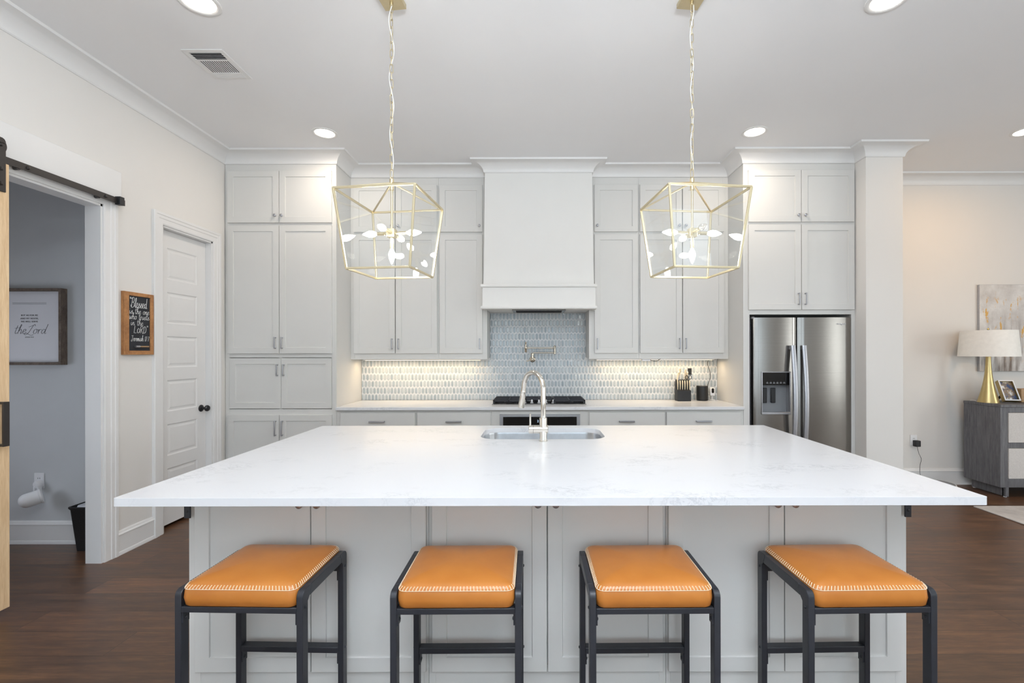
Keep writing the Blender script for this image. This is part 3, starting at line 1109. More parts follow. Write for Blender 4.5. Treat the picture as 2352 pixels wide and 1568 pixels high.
tm = MB()
TW, TH, TP = 0.0275, 0.0715, 0.0155
PITX, PITZ = 0.0379, 0.0738
for row in range(-1, 14):
    zc = 0.949 + row * PITZ
    off = PITX / 2 if row % 2 else 0
    for c in range(-54, 56):
        xc = 0.034 + c * PITX + off
        hx = [(xc - TW / 2, zc - TH / 2 + TP), (xc, zc - TH / 2), (xc + TW / 2, zc - TH / 2 + TP), (xc + TW / 2, zc + TH / 2 - TP), (xc, zc + TH / 2), (xc - TW / 2, zc + TH / 2 - TP)]
        if zc < 1.334:
            z1 = UZ0 + 0.010 if not (-0.4965 < xc < 0.5505) else 1.867
            poly = cliprect(hx, XTL + 0.004, XTR - 0.004, CT + 0.001, z1)
        else:
            poly = cliprect(hx, -0.496, 0.550, UZ0 - 0.05, 1.867)
        if len(poly) < 3:
            continue
        cx = sum(p[0] for p in poly) / len(poly)
        cz = sum(p[1] for p in poly) / len(poly)
        area2 = abs(sum(poly[i][0] * poly[(i + 1) % len(poly)][1] - poly[(i + 1) % len(poly)][0] * poly[i][1] for i in range(len(poly)))) / 2
        if area2 < 1e-5:
            continue
        inner = [(cx + (p[0] - cx) * 0.62, cz + (p[1] - cz) * 0.84) for p in poly]
        mid = [(cx + (p[0] - cx) * 0.97, cz + (p[1] - cz) * 0.985) for p in poly]
        tx, tz = random.uniform(-0.03, 0.03), random.uniform(-0.012, 0.012)
        tm.rings([[(p[0], YG, p[1]) for p in poly], [(p[0], YG - 0.0022, p[1]) for p in mid],
                  [(p[0], YG - 0.0046 + (p[0] - cx) * tx + (p[1] - cz) * tz, p[1]) for p in inner]])
tm.build('picket_tiles', 'tile', t, smooth=12)

# fridge surround
t = thing('fridge_cabinet', 'tall pale cabinet surround with two door pairs above the fridge', 'cabinet', (2.53, YT, 0))
m = MB()
FX1 = XP0 - 0.002
m.box(XTR, XTR + 0.02, YT + 0.02, YB - 0.001, 0, CB).box(FX1 - 0.02, FX1, YT + 0.02, YB - 0.001, 0, CB)
m.box(XTR + 0.02, FX1 - 0.02, YT + 0.02, YB - 0.001, 1.80, 1.82).box(XTR + 0.02, FX1 - 0.02, YB - 0.012, YB - 0.001, 1.82, CB).box(XTR + 0.02, FX1 - 0.02, YT + 0.02, YB - 0.012, CB - 0.02, CB)
m.box(XTR, 2.055, YT, YT + 0.02, 0, CB).box(3.030, FX1, YT, YT + 0.02, 0, CB)
for a, b in ((1.80, 1.852), (2.652, 2.690), (3.172, CB)):
    m.box(2.055, 3.030, YT, YT + 0.02, a, b)
m.box(2.53, 2.56, YT + 0.003, YT + 0.02, 1.85, 3.172)
m.build('carcass', 'cab', t, smooth=0, bevel=0.001)
for z0, z1 in ((2.684, 3.180), (1.844, 2.659)):
    for i, (a, b) in enumerate(((2.040, 2.5415), (2.5465, 3.050))):
        d = door(t, a, b, z0, z1, YTD)
        hx = b - 0.030 if i == 0 else a + 0.030
        if z0 > 2:
            knob(d, hx, z0 + 0.06, YTD)
        else:
            pull(d, hx, z0 + 0.102, YTD, 0.115)

# fridge
FY = 4.470           # front of the fridge doors
t = thing('refrigerator', 'stainless side-by-side refrigerator with an ice and water dispenser', 'refrigerator', (2.545, 4.8, 0))
m = MB()
m.box(2.080, 3.012, FY + 0.075, YB - 0.03, 0.02, 1.755)
m.box(2.10, 2.99, FY + 0.03, FY + 0.09, 0.0, 0.08)
m.build('body', 'greyplastic', t, bevel=0.004)
HX = []


def fridge_door(x0, x1, hole=None):
    """slightly bowed door skin facing -y; hole = (x0,x1,z0,z1) dispenser cut-out"""
    m = MB()
    z0, z1 = 0.09, 1.768
    xs_ = sorted(set([x0 + (x1 - x0) * i / 16 for i in range(17)] + ([hole[0], hole[1]] if hole else [])))
    zs_ = sorted(set([z0, z1, 0.3, 0.6, 1.4] + ([hole[2], hole[3]] if hole else [])))

    def yy(x):
        u = (x - x0) / (x1 - x0) * 2 - 1
        return FY + 0.012 * u * u + 0.012 * max(0, abs(u) - 0.93) / 0.07
    G = {}
    for x in xs_:
        for z in zs_:
            G[x, z] = m.bm.verts.new((x, yy(x), z))
    for i in range(len(xs_) - 1):
        for j in range(len(zs_) - 1):
            cx, cz = (xs_[i] + xs_[i + 1]) / 2, (zs_[j] + zs_[j + 1]) / 2
            if hole and hole[0] < cx < hole[1] and hole[2] < cz < hole[3]:
                continue
            m.face((G[xs_[i], zs_[j]], G[xs_[i + 1], zs_[j]], G[xs_[i + 1], zs_[j + 1]], G[xs_[i], zs_[j + 1]]))
    yb_ = FY + 0.070

    def wall(line):
        b = [m.bm.verts.new((v.co.x, yb_, v.co.z)) for v in line]
        for i in range(len(line) - 1):
            m.face((line[i], line[i + 1], b[i + 1], b[i]))
    wall([G[x, z0] for x in xs_])
    wall([G[x, z1] for x in xs_])
    wall([G[x0, z] for z in zs_])
    wall([G[x1, z] for z in zs_])
    return m


DH = (2.153, 2.421, 0.852, 1.247)
d1 = fridge_door(2.080, 2.489, DH).build('door', 'stainless', t, smooth=25)
d2 = fridge_door(2.501, 3.012).build('door', 'stainless', t, smooth=25)
# dispenser niche
m = MB()
a, b, c, e = DH
m.box(a, b, FY + 0.062, FY + 0.070, c, e).box(a, a + 0.006, FY + 0.004, FY + 0.066, c, e).box(b - 0.006, b, FY + 0.004, FY + 0.066, c, e)
m.box(a, b, FY + 0.004, FY + 0.066, c, c + 0.012)
ds = m.build('dispenser', 'greyplastic', d1, smooth=0)
ds['label'] = 'grey recessed ice and water dispenser'
m = MB()
for x0_, x1_ in ((a - 0.005, a + 0.006), (b - 0.006, b + 0.005)):
    m.box(x0_, x1_, FY - 0.004, FY + 0.012, c - 0.005, e + 0.005)
m.box(a - 0.005, b + 0.005, FY - 0.004, FY + 0.012, e - 0.004, e + 0.006).box(a - 0.005, b + 0.005, FY - 0.006, FY + 0.012, c - 0.006, c + 0.016)
m.build('dispenser_frame', 'nickel', d1, bevel=0.003)
m = MB()
m.box(a + 0.005, b - 0.005, FY + 0.000, FY + 0.062, e - 0.122, e - 0.004)
m.build('dispenser_panel', 'blackgloss', d1, bevel=0.002)
m = MB()
for i in range(6):
    m.box(a + 0.040 + i * 0.032, a + 0.060 + i * 0.032, FY - 0.001, FY + 0.001, e - 0.106, e - 0.098)
    m.box(a + 0.044 + i * 0.032, a + 0.056 + i * 0.032, FY - 0.001, FY + 0.001, e - 0.093, e - 0.090)
m.build('button_marks', 'greyplastic', d1, smooth=0)
m = MB()
for x in (a + 0.022, a + 0.103):
    m.box(x, x + 0.045, FY + 0.035, FY + 0.050, e - 0.295, e - 0.150)
m.build('dispenser_paddle', 'blackplastic', d1, bevel=0.006)


def fridge_handle(dd, x):
    m = MB()
    rs = []
    n = 22
    for i in range(n + 1):
        u = i / n
        z = 0.42 + u * (1.502 - 0.42)
        bow = math.sin(PI * u)
        y = FY - 0.030 - 0.042 * bow
        w, h = 0.0205, 0.011
        rs.append([(x - w, y + h, z), (x - w, y - h * 0.4, z), (x - w * 0.6, y - h, z), (x + w * 0.6, y - h, z), (x + w, y - h * 0.4, z), (x + w, y + h, z)])
    m.rings(rs)
    for z in (0.44, 1.482):
        m.box(x - 0.014, x + 0.014, FY - 0.032, FY + 0.008, z - 0.018, z + 0.018)
    o = m.build('handle', 'nickel', dd, smooth=40)
    o['label'] = 'long bowed metal door handle'


fridge_handle(d1, 2.434)
fridge_handle(d2, 2.538)
text_mesh('Whirlpool', 0.022, 'whiteplastic', 'lettering', d2, Matrix.Translation((2.905, FY + 0.0022, 1.705)) @ Matrix.Rotation(PI / 2, 4, 'X'), extrude=0.002)
m = MB().box(2.069, 2.092, FY + 0.02, FY + 0.07, 1.758, 1.776)
m.build('hinge_cover', 'greyplastic', t, bevel=0.003)

# ------------------------------------------------------------------ cooktop
t = thing('cooktop', 'gas cooktop with black grates and steel knobs set in the back counter', 'cooktop', (0.035, 4.88, CT))
m = MB()
m.box(-0.433, 0.503, 4.655, 5.105, CT + 0.0005, CT + 0.009)
m.build('tray', 'stainless', t, bevel=0.003)
m = MB().box(-0.420, 0.490, 4.668, 5.095, CT + 0.009, CT + 0.013)
m.build('black_top', 'blackgloss', t, bevel=0.002)
for gx0, gx1 in ((-0.424, -0.112), (-0.108, 0.178), (0.182, 0.494)):
    m = MB()
    yA, yB_ = (4.672, 5.095) if gx0 != -0.108 else (4.80, 5.095)
    zt, zt2 = CT + 0.046, CT + 0.032
    b = 0.012
    m.box(gx0, gx1, yA, yA + b, zt2, zt).box(gx0, gx1, yB_ - b, yB_, zt2, zt).box(gx0, gx0 + b, yA, yB_, zt2, zt).box(gx1 - b, gx1, yA, yB_, zt2, zt)
    cx = (gx0 + gx1) / 2
    m.box(cx - 0.006, cx + 0.006, yA, yB_, zt2, zt)
    for yy_ in ((yA + yB_) / 2, yA + (yB_ - yA) * 0.25, yA + (yB_ - yA) * 0.75):
        m.box(gx0, gx1, yy_ - 0.006, yy_ + 0.006, zt2, zt)
    for fx in (gx0, gx1 - 0.016):
        for fy in (yA, yB_ - 0.016):
            m.box(fx, fx + 0.016, fy, fy + 0.016, CT + 0.012, zt)
        for k in range(1, 3):
            fy = yA + (yB_ - yA) * k / 3
            m.box(fx, fx + 0.012, fy, fy + 0.02, CT + 0.012, zt)
    m.build('grate', 'iron', t, bevel=0.002)
for bx, by, br_ in ((-0.27, 4.80, 0.038), (-0.27, 5.0, 0.030), (0.035, 4.98, 0.05), (0.335, 4.80, 0.038), (0.335, 5.0, 0.030)):
    MB().lathe([(br_ + 0.012, 0), (br_ + 0.012, 0.006), (br_, 0.008), (br_, 0.016), (br_ * 0.85, 0.019), (0.001, 0.019)], (bx, by, CT + 0.012), n=24).build('burner', 'iron', t)
for kx in (-0.110, -0.038, 0.034, 0.104, 0.176):
    MB().lathe([(0.019, 0), (0.018, 0.006), (0.012, 0.010), (0.010, 0.032), (0.008, 0.035), (0.001, 0.035)], (kx, 4.712, CT + 0.012), n=18).build('knob', 'nickel', t)['label'] = 'steel burner knob'

# pot filler
t = thing('pot_filler', 'folded polished nickel pot filler mounted on the tiles above the cooktop', 'pot filler', (-0.035, YG, 1.365))
YPF = 5.085
sx = YPF / F


def P3(px, py, y=YPF):
    return (PX(px, y), y, PZ(py, y))


m = MB()
fl = P3(1223, 825)
m.lathe([(0.032, 0), (0.032, 0.006), (0.026, 0.010), (0.012, 0.012), (0.012, 0.08)], (fl[0], YG - 0.0062, fl[2]), (0, -1, 0), 28)
m.lathe([(0.013, 0), (0.016, 0.004), (0.016, 0.02), (0.012, 0.024), (0.012, 0.055), (0.016, 0.058), (0.016, 0.075), (0.010, 0.082)], (fl[0], YPF - 0.01, fl[2] - 0.012), (0, 0, 1), 20)
m.lathe([(0.013, 0), (0.013, 0.03), (0.008, 0.034)], (fl[0], YPF - 0.02, fl[2]), (0, -1, 0), 20)
m.build('wall_mount', 'potnickel', t)
m = MB().tube([(fl[0], YPF - 0.045, fl[2]), (fl[0] - 0.03, YPF - 0.05, fl[2] - 0.010), (fl[0] - 0.065, YPF - 0.05, fl[2] - 0.020)], 0.005, 10, radii=[0.006, 0.005, 0.006])
m.build('lever', 'potnickel', t)
m = MB()
A1, A2 = P3(1224, 810), P3(1274, 809)
m.cyl((A1[0], YPF - 0.01, A1[2]), (A2[0], YPF - 0.03, A1[2]), 0.0075)
m.lathe([(0.010, 0), (0.013, 0.004), (0.013, 0.02), (0.010, 0.024), (0.010, 0.066), (0.013, 0.07), (0.013, 0.086), (0.009, 0.092)], (A2[0], YPF - 0.03, A1[2] - 0.016), (0, 0, 1), 20)
m.build('lower_arm', 'potnickel', t)
m = MB()
B1 = P3(1208, 799)
m.cyl((A2[0], YPF - 0.03, B1[2]), (B1[0], YPF - 0.05, B1[2]), 0.0075)
m.lathe([(0.008, 0), (0.011, 0.006), (0.011, 0.03), (0.014, 0.036), (0.014, 0.062), (0.010, 0.068), (0.010, 0.085), (0.005, 0.092), (0.009, 0.100), (0.009, 0.108), (0.003, 0.112)], (B1[0], YPF - 0.05, B1[2] - 0.046), (0, 0, 1), 20)
m.build('spout_arm', 'potnickel', t)

# ------------------------------------------------------------------ things on the back counter
def ry(px, y):
    return PX(px, y)


# knife block
KB0, KB1, KYF, KYB = PX(1556, 4.98), PX(1587.5, 4.98), 4.98, 5.085
kz0 = CT + 0.001
t = thing('knife_block', 'black knife block holding pale-handled knives on the back counter', 'knife block', ((KB0 + KB1) / 2, 5.04, kz0))
m = MB()
m.prism([(KYF, kz0), (KYB, kz0), (KYB, kz0 + 0.200), (KYB - 0.030, kz0 + 0.228), (KYF + 0.040, kz0 + 0.218), (KYF + 0.034, kz0 + 0.118), (KYF, kz0 + 0.112)], 'x', KB0, KB1)
m.build('block', 'blackplastic', t, bevel=0.004, smooth=0)
cxk = (KB0 + KB1) / 2
m = MB().tube([(cxk + 0.010 * math.cos(2 * PI * q / 20), KYF - 0.0002, kz0 + 0.055 + 0.010 * math.sin(2 * PI * q / 20)) for q in range(20)], 0.0012, 6, close=True)
m.build('emblem', 'iron', t)
kn = None
for i in range(6):
    x = KB0 + 0.010 + i * (KB1 - KB0 - 0.020) / 5
    if kn is None:
        kn = thing('steak_knife', '', 'knife', (0, 0, 0))
        mm = MB()
        mm.tube([(0, 0, 0), (0, -0.002, 0.03), (0, -0.002, 0.06), (0, 0.001, 0.085), (0, 0.006, 0.094)], 0.006, 10, radii=[0.0035, 0.005, 0.0065, 0.007, 0.005])
        mm.build('handle', 'cream', kn)
        mm = MB().box(-0.0012, 0.0012, 0.0, 0.012, -0.06, 0.004)
        mm.build('blade', 'chrome', kn, smooth=0)
        o = kn
    else:
        o = copy_tree(kn)
    o.location = (x, KYF + 0.022, kz0 + 0.1215)
    o['group'] = 'steak knives in the front row of the block'
    o['label'] = 'cream-handled steak knife in the front row of the black knife block'
for nm, x, y, z, L, lean, lab in (('carving_knife', KB0 + 0.020, KYF + 0.052, kz0 + 0.215, 0.135, 0.022, 'longest cream-handled knife at the top of the black knife block'),
                                  ('utility_knife', KB0 + 0.012, KYF + 0.046, kz0 + 0.212, 0.095, 0.010, 'shorter cream-handled knife beside the longest one in the block'),
                                  ('chef_knife', KB1 - 0.042, KYF + 0.060, kz0 + 0.215, 0.125, -0.004, 'tall cream-handled knife behind the scissors in the block'),
                                  ('paring_knife', KB1 - 0.022, KYF + 0.050, kz0 + 0.212, 0.095, -0.006, 'small cream-handled knife next to the black wall outlet, in the block')):
    k = thing(nm, lab, 'knife', (x, y, z), 'large knives in the block')
    MB().tube([(x, y, z), (x + lean * 0.5, y - 0.003, z + L * 0.4), (x + lean, y - 0.010, z + L * 0.85), (x + lean * 0.8, y - 0.022, z + L)], 0.008, 10, radii=[0.006, 0.008, 0.009, 0.006]).build('handle', 'cream', k)
    MB().bar((x + lean * 0.15 + 0.0085, y + 0.002, z + 0.002), (x + lean * 0.8 + 0.0095, y - 0.002, z + L * 0.8), 0.004, 0.014, (0, 1, 0)).build('tang', 'nickel', k, smooth=0)
k = thing('scissors', 'black-handled kitchen scissors standing in the knife block', 'scissors', (KB1 - 0.02, KYF + 0.03, kz0 + 0.195))
for s in (-1, 1):
    m = MB()
    c = Vector((KB1 - 0.020 + s * 0.019, KYF + 0.030, kz0 + 0.250))
    m.tube([c + Vector((math.cos(2 * PI * i / 18) * 0.014, 0, math.sin(2 * PI * i / 18) * 0.019)) for i in range(18)], 0.0033, 8, close=True)
    m.tube([c + Vector((-s * 0.008, 0, -0.016)), (KB1 - 0.020, KYF + 0.032, kz0 + 0.205)], 0.0035, 8)
    m.build('grip', 'blackplastic', k)
# power outlet behind the knives
t = thing('power_outlet', 'black power outlet on the tiles behind the knife block', 'outlet', (PX(1586, YG), YG, PZ(853, YG)))
c = Vector((PX(1583.5, YG), YG - 0.0055, PZ(853.5, YG)))
MB().box(c.x - 0.021, c.x + 0.021, c.y - 0.005, c.y, c.z - 0.036, c.z + 0.036).build('cover_plate', 'blackplastic', t, bevel=0.003)
# speaker
sy = 5.06
x0, x1 = PX(1600, sy), PX(1625.5, sy)
r = (x1 - x0) / 2
t = thing('smart_speaker', 'black cylindrical speaker on the back counter beside the knife block', 'speaker', ((x0 + x1) / 2, sy, CT))
h = 0.158
MB().lathe([(r * 0.90, 0.0), (r * 0.97, 0.004), (r, 0.010), (r, h - 0.010), (r * 0.98, h - 0.003), (r * 0.92, h), (0.001, h)], ((x0 + x1) / 2, sy, CT + 0.001), n=36).build('body', 'blackplastic', t)
MB().lathe([(r * 0.80, 0), (r * 0.8, 0.0012), (0.001, 0.0012)], ((x0 + x1) / 2, sy, CT + h + 0.001), n=36).build('top_panel', 'blackgloss', t)
m = MB()
pts = [(PX(1614, 5.12), 5.130, CT + 0.02), (PX(1622, 5.12), 5.130, CT + 0.06), (PX(1626, 5.12), 5.125, PZ(884, 5.12)), (PX(1629, 5.14), 5.13, PZ(874, 5.14)), (PX(1632, 5.14), 5.14, PZ(866, 5.14)), (PX(1631, 5.14), 5.14, PZ(856, 5.14)), (PX(1628, 5.14), 5.14, PZ(845, 5.14)), (PX(1625, 5.14), 5.14, PZ(837, 5.14)), (PX(1626.5, 5.12), 5.12, PZ(828, 5.12)), (PX(1627, 5.12), 5.12, UZ0 + 0.011)]
m.tube(catmull(pts, 4), 0.0028, 8)
tag(m.build('black_cord', 'blackplastic', None, org=pts[0]), 'thin black cord hanging from the cabinet down behind the black speaker', 'cord')
# small camera
cy = 5.09
cxm = PX(1635.5, cy)
t = thing('indoor_camera', 'small white indoor camera with a black face on the back counter', 'camera', (cxm, cy, CT))
m = MB()
m.box(cxm - 0.027, cxm + 0.027, cy - 0.02, cy + 0.02, CT + 0.046, CT + 0.136)
m.build('housing', 'whiteplastic', t, bevel=0.012, seg=4)
m = MB()
zc = CT + 0.104
pts = []
for i in range(24):
    an = 2 * PI * i / 24
    pts.append((cxm + 0.0135 * math.cos(an), zc + 0.0135 * math.sin(an) + (0.013 if math.sin(an) > 0 else -0.013)))
m.prism(pts, 'y', cy - 0.0225, cy - 0.0195)
fc = m.build('lens_face', 'blackgloss', t)
m = MB()
m.lathe([(0.036, 0), (0.036, 0.005), (0.030, 0.008), (0.008, 0.010), (0.007, 0.05)], (cxm, cy + 0.005, CT + 0.001), n=24)
m.build('stand', 'whiteplastic', t)
m = MB()
pts = [(cxm, cy + 0.02, CT + 0.06), (cxm - 0.02, cy + 0.04, CT + 0.045), (cxm - 0.045, cy + 0.03, CT + 0.02), (cxm - 0.03, cy - 0.02, CT + 0.012), (cxm + 0.0, cy - 0.04, CT + 0.004), (cxm - 0.03, cy - 0.03, CT + 0.004), (cxm - 0.048, cy + 0.0, CT + 0.004)]
m.tube(catmull(pts, 4), 0.002, 6)
m.build('cable', 'whitewire', t)
# under cabinet lamps
for lx0, lx1, lab in ((-1.83, -0.57, 'slim lit strip light under the pantry side upper cabinets'), (0.64, 1.90, 'slim lit strip light under the fridge side upper cabinets')):
    t = thing('strip_light', lab, 'light', ((lx0 + lx1) / 2, 5.02, 1.38), 'strip lights under the upper cabinets')
    MB().box(lx0, lx1, 4.995, 5.045, 1.358, 1.3815).build('casing', 'whiteplastic', t, bevel=0.003)
    MB().box(lx0 + 0.02, lx1 - 0.02, 5.005, 5.035, 1.3565, 1.3582).build('led_lens', 'led', t, smooth=0)
t = thing('lamp_driver', 'small white light fitting hanging under the fridge side upper cabinets', 'light', (PX(1485, 4.93), 4.93, 1.37))
MB().box(PX(1474, 4.91), PX(1493, 4.91), 4.89, 4.94, 1.348, 1.3815).build('casing', 'whiteplastic', t, bevel=0.003)
MB().tube(catmull([(PX(1493, 4.92), 4.92, 1.36), (PX(1500, 4.92), 4.92, 1.350), (PX(1509, 4.92), 4.92, 1.350), (PX(1519, 4.92), 4.92, 1.376)], 4), 0.003, 8).build('cable', 'blackplastic', t)

# ------------------------------------------------------------------ island
IX0, IX1 = PX(257, 1.684), PX(2270, 1.684)          # worktop
IY0, IY1 = 1.684, 3.346
ITH = 0.030
BX0, BX1 = PX(433, 1.98), PX(2081, 1.98)              # cabinet block
IYF = 1.980                                           # face frame; doors stand 20 mm proud
IYD = 1.960
SX0, SX1, SY0, SY1 = -0.340, 0.428, 2.818, 3.232     # sink cut-out


def rrect(x0, x1, y0, y1, r, n=8):
    pts = []
    for cx, cy_, a0 in ((x1 - r, y1 - r, 0), (x0 + r, y1 - r, 90), (x0 + r, y0 + r, 180), (x1 - r, y0 + r, 270)):
        for i in range(n + 1):
            a = math.radians(a0 + 90 * i / n)
            pts.append((cx + r * math.cos(a), cy_ + r * math.sin(a)))
    return pts


def slab_with_hole(outer, inner, z0, z1):
    m = MB()
    bm = m.bm
    L = {}
    for key, pts, z in (('ot', outer, z1), ('it', inner, z1), ('ob', outer, z0), ('ib', inner, z0)):
        L[key] = [bm.verts.new((p[0], p[1], z)) for p in pts]
    for a, b in (('ot', 'it'), ('ob', 'ib')):
        es = []
        for k in (a, b):
            vs = L[k]
            for i in range(len(vs)):
                es.append(bm.edges.new((vs[i], vs[(i + 1) % len(vs)])))
        bmesh.ops.triangle_fill(bm, use_beauty=True, use_dissolve=False, edges=es)
    for a, b in (('ot', 'ob'), ('it', 'ib')):
        A, B = L[a], L[b]
        for i in range(len(A)):
            j = (i + 1) % len(A)
            m.face((A[i], A[j], B[j], B[i]))
    return m


top = slab_with_hole(rrect(IX0, IX1, IY0, IY1, 0.010, 4), rrect(SX0, SX1, SY0, SY1, 0.11, 10), CT - ITH, CT)
tag(top.build('island_countertop', 'quartz', None, bevel=0.0025, smooth=30, org=((IX0 + IX1) / 2, 2.5, CT)), 'huge white quartz island worktop with faint grey veins and a sink cut-out', 'countertop')

# three cabinet units under it
def sx_(px):
    return PX(px, IYD)


units = [((BX0, PX(984, IYF)), ((sx_(445.5), sx_(711.5)), (sx_(713.5), sx_(977))), 'island cabinet behind the two stools nearest the pantry door'),
         ((PX(984, IYF), PX(1528, IYF)), ((sx_(991), sx_(1255)), (sx_(1257.5), sx_(1522))), 'middle island cabinet, below the sink and faucet'),
         ((PX(1528, IYF), BX1), ((sx_(1535), sx_(1800.5)), (sx_(1802.5), sx_(2070))), 'island cabinet nearest the fridge and sideboard, behind the last stool')]
for (ux0, ux1), ds, lab in units:
    t = thing('island_cabinet', lab, 'cabinet', ((ux0 + ux1) / 2, IYF, 0), 'cabinets under the island worktop')
    m = MB()
    ux0 += 0.0006
    ux1 -= 0.0006
    y1 = IY1 - 0.045
    zt = CT - ITH - 0.001
    m.box(ux0, ux0 + 0.018, IYF + 0.018, y1, 0.0, zt).box(ux1 - 0.018, ux1, IYF + 0.018, y1, 0.0, zt)
    m.box(ux0 + 0.018, ux1 - 0.018, IYF + 0.018, y1, 0.09, 0.108).box(ux0 + 0.018, ux1 - 0.018, y1 - 0.018, y1, 0.0, zt)
    # face frame with a flush plinth
    a, b = ds[0][0] + 0.012, ds[1][1] - 0.012
    m.box(ux0, a, IYF, IYF + 0.018, 0, zt).box(b, ux1, IYF, IYF + 0.018, 0, zt)
    m.box(a, b, IYF, IYF + 0.018, 0, 0.125).box(a, b, IYF, IYF + 0.018, zt - 0.05, zt)
    c = (ds[0][1] + ds[1][0]) / 2
    m.box(c - 0.02, c + 0.02, IYF + 0.004, IYF + 0.018, 0.125, zt - 0.05)
    m.build('carcass', 'cab', t, smooth=0, bevel=0.0012)
    for i, (p, q) in enumerate(ds):
        d = door(t, p, q, 0.108, zt - 0.012, IYD, rail=0.060)
        knob(d, q - 0.036 if i == 0 else p + 0.033, 0.812, IYD, 0.015)
# steel overhang brackets
for bx, lab in ((BX0 + 0.003, 'black steel bracket under the worktop at the pantry end of the island'), (BX1 - 0.003, 'black steel bracket under the worktop at the fridge end of the island')):
    s = 1 if bx < 0 else -1
    xa, xb = sorted((bx - s * 0.004, bx + s * 0.022))
    t = thing('steel_bracket', lab, 'bracket', (bx, IYF, CT - ITH), 'steel brackets under the island overhang')
    m = MB()
    m.box(xa, xb, IYF - 0.0262, IYF - 0.0202, CT - ITH - 0.137, CT - ITH - 0.001)
    m.box(xa, xb, IYF - 0.22, IYF - 0.0202, CT - ITH - 0.0075, CT - ITH - 0.001)
    m.build('plate', 'black_metal', t, bevel=0.001)
    MB().lathe([(0.005, 0), (0.005, 0.002), (0.003, 0.003)], ((xa + xb) / 2, IYF - 0.0262, CT - ITH - 0.108), (0, -1, 0), 14).build('screw', 'blackplastic', t)

# sink
t = thing('sink', 'undermount stainless sink set in the island worktop', 'sink', (0.044, 3.02, CT - 0.23))
m = MB()
zr = CT - ITH - 0.0005
loops = []
for (g_, z, r_) in ((0.030, zr - 0.002, 0.13), (0.030, zr, 0.13), (0.004, zr, 0.112), (0.002, zr - 0.012, 0.110), (-0.004, zr - 0.165, 0.10), (-0.02, zr - 0.188, 0.09), (-0.06, zr - 0.196, 0.06), (-0.17, zr - 0.199, 0.03)):
    loops.append([(p[0], p[1], z) for p in rrect(SX0 - g_, SX1 + g_, SY0 - g_, SY1 + g_, r_, 10)])
m.rings(loops, cap=False)
m.face([v for v in m.bm.verts][-len(loops[0]):])
m.build('basin', 'steel_sink', t, smooth=50)
MB().lathe([(0.045, 0), (0.045, 0.002), (0.03, 0.003), (0.028, -0.001), (0.001, -0.001)], (0.044, 3.03, zr - 0.1985), n=24).build('drain', 'nickel', t)

# faucet
FXc, FYc = PX(1247.5, 2.755), 2.755
t = thing('faucet', 'tall polished gooseneck faucet with a pull-down spray head beside the sink', 'faucet', (FXc, FYc, CT))
k = FYc / F
m = MB()
z = CT + 0.0005
m.lathe([(0.0265, 0), (0.0265, 0.004), (0.0225, 0.006), (0.0225, 0.134), (0.0215, 0.137), (0.014, 0.138)], (FXc, FYc, z), n=32)
m.build('body', 'chrome', t)
zv = PZ(985.5, FYc)
vx0, vx1 = PX(1214, FYc), PX(1258.5, FYc)
m = MB()
m.lathe([(0.018, 0), (0.0215, 0.0), (0.0245, 0.003), (0.0245, (vx1 - vx0) - 0.003), (0.021, vx1 - vx0)], (vx1, FYc, zv), (-1, 0, 0), 32)
hv = m.build('handle_valve', 'chrome', t)
m = MB().cyl((PX(1217.7, FYc), FYc, zv + 0.020), (PX(1217.7, FYc), FYc, PZ(949, FYc)), 0.0055, 0.0048)
m.build('lever', 'chrome', t)
MB().lathe([(0.0250, 0), (0.0250, 0.0012)], (PX(1224.8, FYc), FYc, zv), (-1, 0, 0), 32).build('seam_ring', 'gap', hv)
# neck: goes up, then over towards the sink and swung aside
dirv = Vector((-0.60, 0.80, 0)).normalized()
R_ = 0.098
zs = CT + 0.415 - R_ - 0.0155
pts = [Vector((FXc, FYc, CT + 0.13)), Vector((FXc, FYc, CT + 0.2)), Vector((FXc, FYc, zs))]
for i in range(1, 15):
    a = PI * i / 14 * 0.97
    pts.append(Vector((FXc, FYc, zs)) + dirv * (R_ - R_ * math.cos(a)) + Vector((0, 0, R_ * math.sin(a))))
end = pts[-1]
tang = (pts[-1] - pts[-2]).normalized()
pts.append(end + tang * 0.030)
MB().tube(pts, 0.0150, 18).build('neck', 'chrome', t, smooth=60)
e2 = pts[-1]
MB().lathe([(0.0150, -0.004), (0.0172, 0.0), (0.0172, 0.006), (0.0162, 0.008), (0.0165, 0.030), (0.0205, 0.100), (0.0195, 0.106), (0.012, 0.108)], e2, tang, 28).build('spray_head', 'chrome', t)

